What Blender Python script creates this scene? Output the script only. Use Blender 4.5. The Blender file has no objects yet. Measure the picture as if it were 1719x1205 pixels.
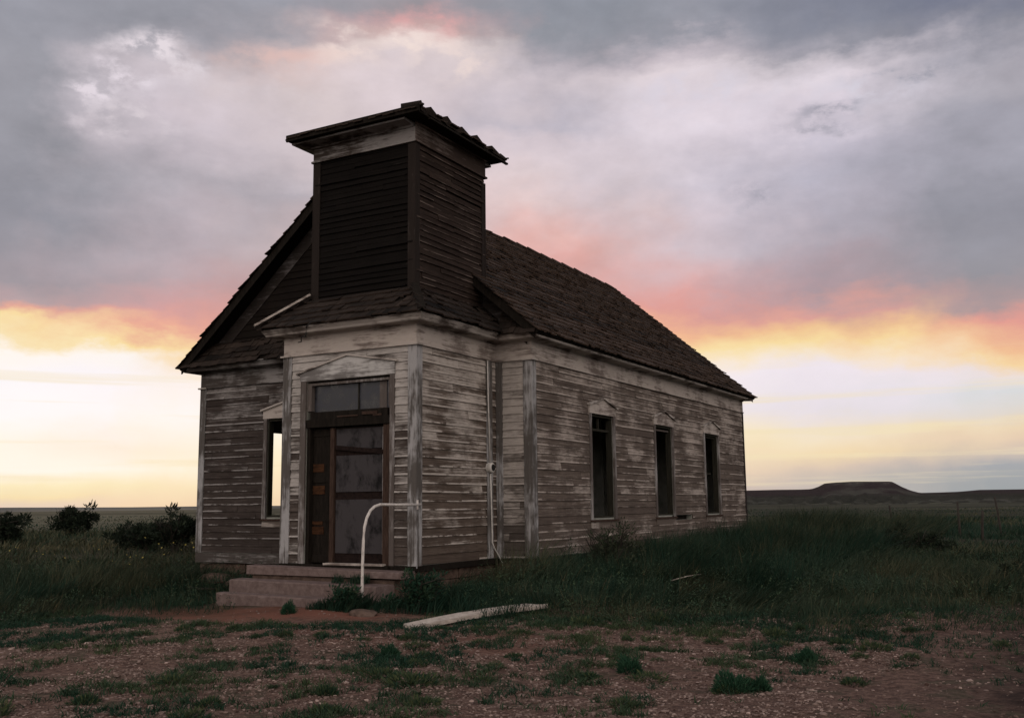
import bpy, math, random
import numpy as np
from mathutils import Vector, Matrix
random.seed(7); rng = np.random.default_rng(11)
S = bpy.context.scene; C = S.collection
rad = math.radians

# ---------------- camera ----------------
CAM = np.array([8.82193, -12.73099, 0.87337]); YAW, PITCH, ROLL = 0.50961, 0.145, -0.01144
cy, sy = math.cos(YAW), math.sin(YAW)
FWD = Vector((-sy*math.cos(PITCH), cy*math.cos(PITCH), math.sin(PITCH)))
RT = Vector((cy, sy, 0)); UP = RT.cross(FWD)
RT2 = RT*math.cos(ROLL)+UP*math.sin(ROLL); UP2 = -RT*math.sin(ROLL)+UP*math.cos(ROLL)
cd = bpy.data.cameras.new('camera'); cam = bpy.data.objects.new('camera', cd); C.objects.link(cam)
M = Matrix((RT2, UP2, -FWD)).transposed().to_4x4(); M.translation = Vector(CAM)
cam.matrix_world = M
cd.sensor_width = 36; cd.lens = 1684.7/1719*36; cd.clip_start = .05; cd.clip_end = 20000
S.camera = cam
S.view_settings.view_transform = 'Standard'; S.view_settings.look = 'None'
S.view_settings.exposure = 0; S.view_settings.gamma = 1
S.render.engine = 'CYCLES'

# ---------------- node helpers ----------------
def s2l(c):
    return tuple((v/255/12.92 if v/255 <= .04045 else ((v/255+.055)/1.055)**2.4) for v in c)
class NT:
    def __init__(s, tree): s.t = tree; s.n = tree.nodes; s.l = tree.links
    def new(s, typ, **kw):
        n = s.n.new(typ)
        for k, v in kw.items(): setattr(n, k, v)
        return n
    def link(s, a, b): s.l.new(a, b)
    def put(s, inp, v):
        if hasattr(v, 'is_output') or isinstance(v, bpy.types.NodeSocket): s.l.new(v, inp)
        else: inp.default_value = v
    def math(s, op, a, b=0.0, c=0.0, clamp=False):
        n = s.new('ShaderNodeMath', operation=op, use_clamp=clamp)
        s.put(n.inputs[0], a); s.put(n.inputs[1], b); s.put(n.inputs[2], c)
        return n.outputs[0]
    def mr(s, v, a, b, c=0.0, d=1.0, smooth=False):
        n = s.new('ShaderNodeMapRange'); n.interpolation_type = 'SMOOTHSTEP' if smooth else 'LINEAR'
        s.put(n.inputs[0], v)
        for i, x in enumerate((a, b, c, d)): s.put(n.inputs[i+1], x)
        return n.outputs[0]
    def mix(s, f, a, b, mode='MIX'):
        n = s.new('ShaderNodeMix', data_type='RGBA', blend_type=mode)
        s.put(n.inputs[0], f); s.put(n.inputs[6], a); s.put(n.inputs[7], b)
        return n.outputs[2]
    def noise(s, vec, scale, detail=4, rough=.55, dist=0.0):
        n = s.new('ShaderNodeTexNoise')
        if vec is not None: s.link(vec, n.inputs['Vector'])
        n.inputs['Scale'].default_value = scale; n.inputs['Detail'].default_value = detail
        n.inputs['Roughness'].default_value = rough; n.inputs['Distortion'].default_value = dist
        return n.outputs['Fac']
    def xyz(s, x, y, z):
        n = s.new('ShaderNodeCombineXYZ')
        for i, v in enumerate((x, y, z)): s.put(n.inputs[i], v)
        return n.outputs[0]
    def sep(s, v):
        n = s.new('ShaderNodeSeparateXYZ'); s.link(v, n.inputs[0]); return n.outputs
    def mapping(s, vec, scale):
        n = s.new('ShaderNodeMapping'); s.link(vec, n.inputs[0]); n.inputs['Scale'].default_value = scale
        return n.outputs[0]
    def ramp(s, f, stops, interp='LINEAR'):
        n = s.new('ShaderNodeValToRGB'); s.put(n.inputs[0], f); r = n.color_ramp; r.interpolation = interp
        while len(r.elements) < len(stops): r.elements.new(1.0)
        for e, (p, c) in zip(r.elements, sorted(stops)): e.position = p; e.color = (*c, 1)
        return n.outputs[0]

# ---------------- sky ----------------
BACK_FILL = (1.44, 1.26, 1.14)
SKY = [
(56.7,[(0.31,225,206,188),(0.70,243,223,176),(1.29,247,234,194),(2.04,253,247,235),(3.69,252,245,232),(4.75,252,249,249),(6.56,247,245,249),(8.07,253,247,242),(8.68,246,228,185),(9.58,246,222,165),(10.13,224,168,152),(10.64,176,160,164),(12.30,152,148,156),(15.28,145,146,156),(19.69,150,151,160),(22.55,150,151,160),(25.33,146,148,158)]),
(49.4,[(0.33,238,214,182),(1.12,244,230,190),(2.06,252,245,232),(3.33,248,236,220),(4.92,252,248,249),(6.83,248,244,249),(8.11,248,244,240),(8.69,245,220,162),(9.39,230,170,150),(10.35,205,158,158),(12.26,180,162,168),(14.48,180,170,178),(17.61,182,177,186),(20.68,202,193,202),(23.39,200,192,200),(24.57,165,164,174),(26.60,150,152,162)]),
(43.1,[(0.27,238,212,178),(2.38,250,236,200),(4.35,252,244,230),(7.32,250,240,235),(8.64,245,215,170),(9.79,225,160,145),(11.61,190,155,155),(14.89,188,174,178),(17.48,176,170,178),(19.72,204,194,200),(22.85,206,194,196),(24.84,204,184,182),(25.90,168,163,170),(27.38,148,150,160)]),
(35.4,[(0.18,225,205,180),(2.35,245,226,186),(4.36,250,238,210),(6.72,245,235,228),(8.41,250,218,168),(9.77,235,175,150),(11.79,205,158,153),(15.15,204,182,184),(18.45,208,192,194),(21.69,210,198,204),(24.23,214,203,208),(25.32,226,212,210),(26.24,198,170,168),(27.00,188,163,166),(27.91,156,153,160)]),
(27.8,[(0.10,215,195,178),(2.28,240,220,182),(4.30,248,235,205),(6.68,242,232,230),(8.37,250,222,165),(9.73,240,180,148),(11.77,222,160,152),(14.13,222,180,175),(16.48,220,198,198),(18.47,216,202,206),(20.75,204,194,202),(21.72,182,178,190),(22.68,188,182,192),(23.95,196,188,196),(25.05,168,164,173),(26.29,146,150,160),(27.96,140,145,156)]),
(19.2,[(0.83,208,190,180),(1.82,236,214,186),(3.48,246,232,198),(5.15,236,229,232),(7.15,248,240,244),(8.33,248,226,170),(9.67,238,182,148),(11.00,218,158,152),(12.50,212,175,176),(14.83,206,192,200),(18.10,202,195,206),(19.40,212,204,214),(21.95,222,213,222),(23.82,224,214,220),(24.90,196,188,197),(25.82,152,154,165),(27.48,142,147,158)]),
(11.1,[(1.03,192,185,178),(1.83,214,196,180),(2.63,240,218,178),(3.85,240,226,202),(4.88,230,224,232),(6.66,236,229,238),(7.63,246,230,202),(8.60,247,222,164),(9.57,238,198,150),(10.54,218,162,153),(11.66,176,155,162),(14.23,172,166,177),(17.39,176,174,188),(19.58,190,186,200),(20.81,216,208,220),(22.64,218,210,219),(23.69,186,181,190),(24.43,142,143,154),(26.48,128,132,146)]),
(3.6,[(0.59,158,163,166),(1.65,165,168,172),(2.41,205,192,180),(3.18,228,205,180),(3.79,232,212,180),(4.40,222,215,206),(5.63,214,218,222),(6.55,232,222,222),(7.16,243,214,165),(7.93,238,190,150),(9.16,224,158,148),(10.08,172,152,154),(11.91,148,147,155),(14.94,148,149,160),(19.12,160,160,172),(20.58,172,170,180),(22.02,164,162,172),(23.45,132,134,146),(25.13,108,114,134)]),
]
W = bpy.data.worlds.new('World'); S.world = W; W.use_nodes = True
t = NT(W.node_tree); t.n.clear()
tc = t.new('ShaderNodeTexCoord').outputs['Generated']
X, Y, Z = t.sep(tc)
az0 = t.math('MULTIPLY', t.math('ARCTAN2', t.math('MULTIPLY', X, -1.0), Y), 57.29578)
el0 = t.math('MULTIPLY', t.math('ARCSINE', Z), 57.29578)
# cloud coordinates: az/el plane stretched sideways (clouds seen low over the plain)
cv = t.xyz(t.math('MULTIPLY', az0, .034), t.math('MULTIPLY', el0, .085), 0.0)
cv2 = t.xyz(t.math('MULTIPLY', az0, .05), t.math('MULTIPLY', el0, .07), 3.7)
wn = t.math('SUBTRACT', t.noise(cv, 2.6, 7, .58), .5)
wn2 = t.math('SUBTRACT', t.noise(cv2, 3.1, 6, .6), .5)
amp = t.mr(el0, 0.0, 14.0, 1.6, 6.5)
bn = t.math('SUBTRACT', t.noise(t.xyz(t.math('MULTIPLY', az0, .10), t.math('MULTIPLY', el0, .16), 6.0), 2.2, 7, .6), .5)
el = t.math('ADD', t.math('ADD', el0, t.math('MULTIPLY', wn, amp)), t.math('MULTIPLY', bn, t.mr(el0, 5.0, 9.0, .3, 2.2)))
az = t.math('ADD', az0, t.math('MULTIPLY', wn2, 14.0))
elf = t.math('DIVIDE', el, 30.0, clamp=True)
col = None; pa = None
for a, rows in SKY:
    r = t.ramp(elf, [(e/30, s2l((x, y, z))) for e, x, y, z in rows])
    if col is None: col = r
    else: col = t.mix(t.mr(az, pa, a, 0.0, 1.0), col, r)
    pa = a
# cloud relief: light and dark billows, strongest in the upper cloud deck
cv3 = t.xyz(t.math('MULTIPLY', az0, .075), t.math('MULTIPLY', el0, .125), 1.3)
b1 = t.noise(cv3, 1.5, 9, .56, .15)
b2 = t.noise(cv3, 5.5, 8, .58, .1)
rel = t.math('ADD', t.math('MULTIPLY', t.math('SUBTRACT', b1, .49), .62), t.math('MULTIPLY', t.math('SUBTRACT', b2, .5), .32))
ra = t.mr(el0, 8.0, 16.0, .12, .95)
relf = t.math('ADD', 1.03, t.math('MULTIPLY', rel, ra))
col = t.mix(1.0, col, (1.0, .975, .965, 1), 'MULTIPLY')
vm = t.new('ShaderNodeVectorMath', operation='SCALE'); t.link(col, vm.inputs[0]); t.link(relf, vm.inputs['Scale'])
col = vm.outputs[0]
# thin bright/dark streaks low over the horizon
st = t.noise(t.xyz(t.math('MULTIPLY', az0, .02), t.math('MULTIPLY', el0, .55), 8.0), 2.0, 6, .55)
stf = t.math('MULTIPLY', t.mr(st, .52, .68, 0.0, 1.0, True), t.mr(el0, 8.5, 6.0, 0.0, .6, True))
col = t.mix(stf, col, (*s2l((243, 226, 188)), 1))
# bright torn cloud rims and the pink glow patch high in the west
def blob(a, e, ra_, re_):
    dx = t.math('DIVIDE', t.math('SUBTRACT', t.math('ADD', az0, t.math('MULTIPLY', wn2, 9.0)), a), ra_)
    dy = t.math('DIVIDE', t.math('SUBTRACT', t.math('ADD', el0, t.math('MULTIPLY', wn, 6.0)), e), re_)
    d = t.math('ADD', t.math('MULTIPLY', dx, dx), t.math('MULTIPLY', dy, dy))
    return t.math('EXPONENT', t.math('MULTIPLY', d, -1.0))
fr = t.mr(t.noise(cv3, 6.0, 9, .62, .1), .42, .60, .0, 1.0, True)
for a, e, x, y, c, k in (
        (34.8, 26.7, 2.2, 1.0, (214, 164, 164), .8), (37.0, 25.2, 3.6, .9, (240, 222, 216), 1.0), (33.2, 24.4, 1.6, 1.0, (232, 214, 210), .8),
        (50.0, 24.4, 1.7, 1.0, (228, 218, 224), 1.0), (48.2, 23.4, 1.3, .8, (222, 212, 218), .8), (51.0, 22.4, 1.3, .8, (226, 216, 224), .95), (53.2, 21.2, 1.2, .9, (226, 216, 224), .95), (50.8, 20.4, 1.8, .6, (218, 208, 214), .8),
        (42.5, 25.0, 3.6, .7, (222, 188, 182), .6), (17.5, 22.5, 4.5, 1.2, (216, 210, 222), .6), (9.0, 21.5, 3.0, .9, (214, 210, 222), .6), (11.0, 20.6, 2.0, .4, (158, 156, 168), .8), (6.5, 22.2, 2.6, .4, (152, 152, 164), .8), (14.6, 17.2, 1.6, .5, (170, 166, 178), .7)):
    f = t.math('MULTIPLY', t.math('MULTIPLY', blob(a, e, x, y), t.math('ADD', .25, t.math('MULTIPLY', fr, 1.1))), k, clamp=True)
    col = t.mix(f, col, (*s2l(c), 1))
# the rest of the sky: high grey overcast overhead, unseen sky behind the camera brightened as added fill light
up = t.mix(t.noise(cv, 1.5, 5), (.30, .31, .35, 1), (.48, .48, .52, 1))
col = t.mix(t.mr(el0, 27.5, 42.0, 0.0, 1.0, True), col, up)
ca = t.math('COSINE', t.math('MULTIPLY', t.math('SUBTRACT', az0, 29.0), .0174533))
side = t.mr(ca, .80, .35, 0.0, 1.0, True)
back = t.mix(t.mr(ca, .1, -.7, 0.0, 1.0, True), (.34, .33, .36, 1), (*BACK_FILL, 1))
lowf = t.mr(el0, 60.0, 38.0, 0.0, 1.0, True)
col = t.mix(t.math('MULTIPLY', side, lowf), col, back)
bg = t.new('ShaderNodeBackground'); t.link(col, bg.inputs[0]); bg.inputs[1].default_value = 1.0
SUN_AZ, SUN_EL = 50.0, 3.5
ns = t.new('ShaderNodeTexSky', sky_type='NISHITA'); ns.sun_disc = False
ns.sun_elevation = rad(SUN_EL); ns.sun_rotation = rad(-SUN_AZ)
bg2 = t.new('ShaderNodeBackground'); t.link(ns.outputs[0], bg2.inputs[0]); bg2.inputs[1].default_value = .0006
ad = t.new('ShaderNodeAddShader'); t.link(bg.outputs[0], ad.inputs[0]); t.link(bg2.outputs[0], ad.inputs[1])
wo = t.new('ShaderNodeOutputWorld'); t.link(ad.outputs[0], wo.inputs[0])
W.cycles.sampling_method = 'MANUAL'; W.cycles.sample_map_resolution = 512
# ---------------- sun (veiled by cloud, low in the west behind the church) ----------------
sl = bpy.data.lights.new('sun', 'SUN'); sl.energy = .5; sl.angle = rad(12); sl.color = (1, .78, .5)
sun = bpy.data.objects.new('sun', sl); C.objects.link(sun)
sd = Vector((-math.sin(rad(SUN_AZ))*math.cos(rad(SUN_EL)), math.cos(rad(SUN_AZ))*math.cos(rad(SUN_EL)), math.sin(rad(SUN_EL))))
sun.rotation_euler = sd.to_track_quat('Z', 'Y').to_euler()

# ---------------- materials ----------------
def mat(name):
    m = bpy.data.materials.new(name); m.use_nodes = True; t = NT(m.node_tree); t.n.clear()
    b = t.new('ShaderNodeBsdfPrincipled'); o = t.new('ShaderNodeOutputMaterial'); t.link(b.outputs[0], o.inputs[0])
    b.inputs['Roughness'].default_value = .85; b.inputs['Specular IOR Level'].default_value = .08
    return m, t, b
def bump(t, b, h, st, dist=.01):
    n = t.new('ShaderNodeBump'); t.put(n.inputs['Height'], h); n.inputs['Strength'].default_value = st
    n.inputs['Distance'].default_value = dist; t.link(n.outputs[0], b.inputs['Normal'])
def m_siding(name, paint, bare1, bare2, lip, top=0.0, low=-.06, pcol=(.56, .54, .52), z0=0.0, z1=3.4):
    """weathered lap boards: bare wood with worn remains of white paint"""
    m, t, b = mat(name)
    uv = t.new('ShaderNodeUVMap', uv_map='UVMap').outputs[0]; br = t.new('ShaderNodeUVMap', uv_map='brd').outputs[0]
    U, V, _ = t.sep(uv); r, f, _ = t.sep(br)
    base = t.xyz(t.math('ADD', U, t.math('MULTIPLY', r, 37.0)), V, r)
    big = t.noise(t.mapping(t.xyz(U, V, 0.0), (.8, 1.1, 1)), 1.3, 4, .6)
    med = t.noise(t.mapping(base, (.6, 20, 3)), 1.2, 7, .70)
    fine = t.noise(t.mapping(base, (2.2, 105, 3)), 1.0, 6, .72)
    chip = t.noise(t.mapping(base, (5, 45, 3)), 1.4, 7, .7)
    hz = t.mr(V, z1, z0, top, low)
    s = t.math('ADD', t.math('MULTIPLY', t.math('SUBTRACT', big, .5), 1.35), t.math('MULTIPLY', t.math('SUBTRACT', med, .5), .95))
    s = t.math('ADD', s, t.math('MULTIPLY', t.math('SUBTRACT', chip, .5), .55))
    s = t.math('ADD', s, t.math('MULTIPLY', t.math('SUBTRACT', fine, .5), .6))
    s = t.math('ADD', s, t.math('MULTIPLY', t.math('SUBTRACT', r, .5), .24)); s = t.math('SUBTRACT', s, t.mr(r, .90, .91, 0.0, .32))
    s = t.math('ADD', s, hz); s = t.math('ADD', s, paint-.5)
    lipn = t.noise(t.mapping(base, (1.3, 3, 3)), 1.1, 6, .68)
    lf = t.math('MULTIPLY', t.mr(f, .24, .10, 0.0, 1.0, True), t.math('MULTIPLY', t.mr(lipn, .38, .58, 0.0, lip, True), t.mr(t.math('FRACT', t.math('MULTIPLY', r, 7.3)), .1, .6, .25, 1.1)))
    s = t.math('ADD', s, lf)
    pm = t.mr(s, -.20, .24, 0.0, 1.0, True)
    g = t.mix(t.mr(t.math('ADD', t.math('MULTIPLY', fine, .6), t.math('MULTIPLY', med, .4)), .36, .64), (*bare1, 1), (*bare2, 1)); g = t.mix(t.mr(chip, .52, .66, 0.0, .55), g, (*[x*.55 for x in bare1], 1)); g = t.mix(t.mr(r, .0, 1.0, .0, .45), g, (*[x*.9+y*.1 for x, y in zip(bare1, bare2)], 1))
    pc = t.mix(t.mr(chip, .35, .7), (*[x*.72 for x in pcol], 1), (*pcol, 1))
    dirt = t.mr(t.noise(t.mapping(t.xyz(U, V, 5.0), (1.2, .8, 1)), 2.0, 5, .65), .35, .75, .72, 1.0)
    c = t.mix(pm, g, pc); c = t.mix(1.0, c, t.xyz(dirt, t.math('MULTIPLY', dirt, .985), t.math('MULTIPLY', dirt, .97)), 'MULTIPLY')
    t.link(c, b.inputs['Base Color'])
    bump(t, b, t.math('ADD', t.math('MULTIPLY', fine, .5), t.math('MULTIPLY', pm, .35)), .5, .004)
    return m
def m_trim(name, vert, paint, pcol=(.56, .54, .52), bare=(.13, .115, .105), k=1.0):
    """painted boards, grain along z (vert) or along the wall"""
    m, t, b = mat(name)
    p = t.new('ShaderNodeTexCoord').outputs['Object']
    gr = t.mapping(p, (38, 38, 1.3) if vert else (1.6, 1.6, 60)); pt = t.mapping(p, (9, 9, .9) if vert else (.9, .9, 12))
    g = t.noise(gr, 1.0, 5, .7); q = t.noise(pt, 1.2, 6, .68); big = t.noise(p, 1.1, 4, .6); ch = t.noise(t.mapping(p, (16, 16, 5) if vert else (5, 5, 22)), 1.3, 6, .7)
    s = t.math('ADD', t.math('MULTIPLY', t.math('SUBTRACT', q, .5), 1.0), t.math('MULTIPLY', t.math('SUBTRACT', big, .5), 1.35))
    s = t.math('ADD', s, t.math('MULTIPLY', t.math('SUBTRACT', g, .5), .45)); s = t.math('ADD', s, t.math('MULTIPLY', t.math('SUBTRACT', ch, .5), .45))
    s = t.math('ADD', s, paint-.5)
    pm = t.mr(s, -.13, .18, 0.0, 1.0, True)
    bc = t.mix(g, (*[x*.6 for x in bare], 1), (*[x*1.35 for x in bare], 1))
    pc = t.mix(ch, (*[x*.78 for x in pcol], 1), (*[x*1.05 for x in pcol], 1))
    t.link(t.mix(pm, bc, pc), b.inputs['Base Color'])
    bump(t, b, t.math('ADD', t.math('MULTIPLY', g, .6), t.math('MULTIPLY', pm, .4)), .45, .004)
    return m
def m_attr(name, c0, c1, rough=.9, stretch=(8, 8, 8), nz=.35, bs=.3, trans=0.0):
    """colour between c0 and c1 driven by a per-piece attribute and some noise"""
    m, t, b = mat(name)
    a = t.new('ShaderNodeAttribute', attribute_name='col').outputs['Color']
    r, g, _ = t.sep(a)
    p = t.new('ShaderNodeTexCoord').outputs['Object']
    n = t.noise(t.mapping(p, stretch), 1.0, 5, .65)
    f = t.math('ADD', r, t.math('MULTIPLY', t.math('SUBTRACT', n, .5), nz), clamp=True)
    t.link(t.mix(f, (*c0, 1), (*c1, 1)), b.inputs['Base Color'])
    b.inputs['Roughness'].default_value = rough; b.inputs['Specular IOR Level'].default_value = .15
    if bs: bump(t, b, n, bs, .01)
    return m
def m_plain(name, c0, c1, scale=(6, 6, 6), rough=.85, bs=.35, spec=.08, detail=6, lo=.3, hi=.7, bd=.01):
    m, t, b = mat(name)
    p = t.new('ShaderNodeTexCoord').outputs['Object']
    n = t.noise(t.mapping(p, scale), 1.0, detail, .68)
    t.link(t.mix(t.mr(n, lo, hi), (*c0, 1), (*c1, 1)), b.inputs['Base Color'])
    b.inputs['Roughness'].default_value = rough; b.inputs['Specular IOR Level'].default_value = spec
    if bs: bump(t, b, n, bs, bd)
    return m

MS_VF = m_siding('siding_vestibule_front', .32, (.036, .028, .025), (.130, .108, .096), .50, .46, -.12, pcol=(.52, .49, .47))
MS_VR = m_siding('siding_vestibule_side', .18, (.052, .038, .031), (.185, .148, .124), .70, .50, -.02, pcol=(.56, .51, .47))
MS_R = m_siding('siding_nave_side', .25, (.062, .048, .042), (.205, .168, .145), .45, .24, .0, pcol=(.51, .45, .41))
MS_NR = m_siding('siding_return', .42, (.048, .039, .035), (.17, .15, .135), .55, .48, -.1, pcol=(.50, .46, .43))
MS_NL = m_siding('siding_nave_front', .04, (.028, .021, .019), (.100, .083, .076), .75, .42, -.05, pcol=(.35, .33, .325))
MS_TF = m_siding('siding_tower_shaded', .0, (.0035, .003, .0025), (.012, .009, .008), .10, .05, pcol=(.06, .052, .048), z0=4, z1=7)  # shade under the overhang is put into the colour of these boards
MS_TR = m_siding('siding_tower_lit', .20, (.010, .007, .006), (.066, .046, .038), .50, 0, pcol=(.165, .13, .113), z0=4, z1=7)  # same tower boards, coloured lighter because this side is better lit
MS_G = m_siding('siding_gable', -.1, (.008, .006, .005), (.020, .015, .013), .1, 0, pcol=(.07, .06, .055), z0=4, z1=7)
MT_H = m_trim('trim_painted_flat', False, .62, pcol=(.46, .41, .375), bare=(.17, .14, .125))
MT_V = m_trim('trim_painted_upright', True, .50, pcol=(.35, .345, .35), bare=(.095, .086, .08))
MT_VB = m_trim('trim_worn_upright', True, .42, pcol=(.31, .295, .29), bare=(.10, .085, .078))
MT_HB = m_trim('trim_worn_flat', False, .60, pcol=(.44, .40, .37), bare=(.10, .082, .072))
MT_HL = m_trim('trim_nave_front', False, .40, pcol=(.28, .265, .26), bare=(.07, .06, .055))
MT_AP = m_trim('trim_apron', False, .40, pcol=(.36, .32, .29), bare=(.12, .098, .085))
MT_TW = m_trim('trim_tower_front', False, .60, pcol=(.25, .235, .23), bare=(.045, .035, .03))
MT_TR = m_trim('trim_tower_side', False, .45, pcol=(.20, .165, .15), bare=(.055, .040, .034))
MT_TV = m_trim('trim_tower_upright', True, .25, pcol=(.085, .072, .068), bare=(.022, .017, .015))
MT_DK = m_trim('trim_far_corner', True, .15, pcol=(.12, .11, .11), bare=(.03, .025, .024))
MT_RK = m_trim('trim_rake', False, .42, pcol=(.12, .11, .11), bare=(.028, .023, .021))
MW_DK = m_plain('dark_weathered_wood', (.006, .005, .004), (.019, .015, .012), (20, 20, 4))
MW_BR = m_plain('brown_wood', (.022, .013, .010), (.07, .045, .035), (30, 30, 4))
MW_JB = m_plain('brown_jamb_wood', (.012, .012, .009), (.040, .037, .028), (34, 34, 3))
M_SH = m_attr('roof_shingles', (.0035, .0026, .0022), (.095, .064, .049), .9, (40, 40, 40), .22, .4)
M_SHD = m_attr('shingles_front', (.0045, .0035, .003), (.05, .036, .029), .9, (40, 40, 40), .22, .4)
M_PL = m_plain('interior_plaster', (.16, .17, .15), (.32, .32, .29), (3, 3, 3))
M_FL = m_plain('interior_floor', (.03, .025, .02), (.08, .065, .05), (2, 20, 2))
M_DOOR = m_plain('door_grey_panel', (.012, .0115, .012), (.050, .046, .049), (5, 5, 3.2), lo=.34, hi=.52, bs=.1)
M_DR = m_plain('door_dark_rail', (.008, .005, .005), (.022, .014, .012), (20, 20, 20))
M_OR = m_plain('orange_wood', (.016, .008, .005), (.075, .033, .015), (7, 7, 34))
M_CON = m_plain('concrete', (.095, .066, .060), (.185, .14, .13), (9, 9, 9), bs=.6, bd=.02)
M_STN = m_plain('foundation_stone', (.05, .034, .027), (.15, .105, .085), (7, 7, 10), bs=.8, bd=.04)
M_PIPE = m_plain('white_pipe_paint', (.30, .28, .26), (.56, .52, .49), (18, 18, 9), rough=.5, bs=.15, lo=.3, hi=.5)
M_CND = m_plain('conduit_paint', (.38, .36, .34), (.55, .53, .5), (20, 20, 6), rough=.6, bs=.1)
M_IRON = m_plain('black_iron', (.012, .012, .012), (.03, .028, .027), (30, 30, 30), rough=.5, bs=.2)
M_PLK = m_plain('bleached_plank', (.26, .22, .19), (.52, .46, .41), (9, 9, 40), bs=.5)
M_POST = m_plain('post_wood', (.02, .018, .016), (.06, .052, .045), (30, 30, 5))
m_, t_, b_ = mat('dark_glass'); b_.inputs['Base Color'].default_value = (.01, .011, .014, 1); b_.inputs['Roughness'].default_value = .12; b_.inputs['Specular IOR Level'].default_value = .5
nn = t_.noise(t_.new('ShaderNodeTexCoord').outputs['Object'], 6, 5); t_.link(t_.mix(t_.mr(nn, .4, .7), (.006, .007, .010, 1), (.030, .033, .045, 1)), b_.inputs['Base Color']); t_.link(t_.mr(nn, .3, .7, .12, .6), b_.inputs['Roughness'])
M_GL = m_

# ---------------- mesh helpers ----------------
class MB:
    def __init__(s): s.v = []; s.f = []; s.uv = []; s.br = []; s.col = []; s.marks = []
    def face(s, pts, uv=None, br=None, col=None):
        i = len(s.v); s.v += [tuple(p) for p in pts]; s.f.append(tuple(range(i, i+len(pts))))
        s.uv += uv or [(0, 0)]*len(pts); s.br += [br]*len(pts) if br is None or isinstance(br, tuple) else br
        s.col += [col or (.5, .5, .5)]*len(pts)
        if br is None: s.br[-len(pts):] = [(0, 0)]*len(pts)
    def hexa(s, P, **k):
        # P: 8 points, bottom ring 0-3 (ccw from above), top ring 4-7
        s.marks.append(len(s.f))
        for q in ((3, 2, 1, 0), (4, 5, 6, 7), (0, 1, 5, 4), (1, 2, 6, 5), (2, 3, 7, 6), (3, 0, 4, 7)): s.face([P[j] for j in q], **k)
    def box(s, x0, x1, y0, y1, z0, z1, **k):
        s.hexa([(x0, y0, z0), (x1, y0, z0), (x1, y1, z0), (x0, y1, z0), (x0, y0, z1), (x1, y0, z1), (x1, y1, z1), (x0, y1, z1)], **k)
    def prism(s, poly, d):
        """poly: planar points, extruded by vector d"""
        s.marks.append(len(s.f)); n = len(poly); A = [Vector(p) for p in poly]; B = [p+Vector(d) for p in A]
        s.face(A[::-1]); s.face(B)
        for i in range(n): s.face([A[i], A[(i+1) % n], B[(i+1) % n], B[i]])
    def sweep(s, prof, p0, u, L, n, m0=0, m1=0):
        """profile (out, z) swept along u for L from p0, facing n, mitred ends"""
        u = Vector(u); n = Vector(n); p0 = Vector(p0); zz = Vector((0, 0, 1))
        A = [p0+n*o+zz*z-u*o*m0 for o, z in prof]; B = [p0+n*o+zz*z+u*(L+o*m1) for o, z in prof]
        k = len(prof)
        s.face(A); s.face(B[::-1])
        for i in range(k): s.face([A[i], B[i], B[(i+1) % k], A[(i+1) % k]])
    def split(s, name, m, parent=None):
        """one object per solid"""
        out = []; mk = s.marks+[len(s.f)]
        for a, b in zip(mk[:-1], mk[1:]):
            q = MB()
            for f in s.f[a:b]: q.face([s.v[i] for i in f], col=s.col[f[0]])
            out.append(q.build(name, m, parent))
        return out
    def build(s, name, m, parent=None, smooth=False):
        me = bpy.data.meshes.new(name); me.from_pydata(s.v, [], s.f)
        a = me.uv_layers.new(name='UVMap'); a.data.foreach_set('uv', np.array(s.uv, np.float32).ravel())
        a = me.uv_layers.new(name='brd'); a.data.foreach_set('uv', np.array(s.br, np.float32).ravel())
        c = me.color_attributes.new('col', 'FLOAT_COLOR', 'CORNER')
        cc = np.ones((len(s.col), 4), np.float32); cc[:, :3] = np.array(s.col, np.float32); c.data.foreach_set('color', cc.ravel())
        me.materials.append(m)
        import bmesh
        bm = bmesh.new(); bm.from_mesh(me); bmesh.ops.remove_doubles(bm, verts=bm.verts, dist=1e-5)
        bmesh.ops.recalc_face_normals(bm, faces=bm.faces); bm.to_mesh(me); bm.free()
        if smooth: me.polygons.foreach_set('use_smooth', [True]*len(me.polygons))
        o = bpy.data.objects.new(name, me); C.objects.link(o)
        if parent: o.parent = parent
        return o
def fast(name, v, f_counts, idx, m, parent=None, col=None, smooth=False):
    """numpy arrays -> mesh; f_counts int per face, idx flat vertex indices, col per vertex"""
    me = bpy.data.meshes.new(name); nf = len(f_counts)
    me.vertices.add(len(v)); me.vertices.foreach_set('co', np.asarray(v, np.float32).ravel())
    me.loops.add(len(idx)); me.loops.foreach_set('vertex_index', np.asarray(idx, np.int32))
    st = np.concatenate(([0], np.cumsum(f_counts)[:-1])).astype(np.int32)
    me.polygons.add(nf); me.polygons.foreach_set('loop_start', st)
    me.polygons.foreach_set('use_smooth', np.full(nf, smooth))
    if col is not None:
        a = me.color_attributes.new('col', 'FLOAT_COLOR', 'POINT'); cc = np.ones((len(v), 4), np.float32); cc[:, :3] = col
        a.data.foreach_set('color', cc.ravel())
    me.update(calc_edges=True); me.materials.append(m)
    o = bpy.data.objects.new(name, me); C.objects.link(o)
    if parent: o.parent = parent
    return o
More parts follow.
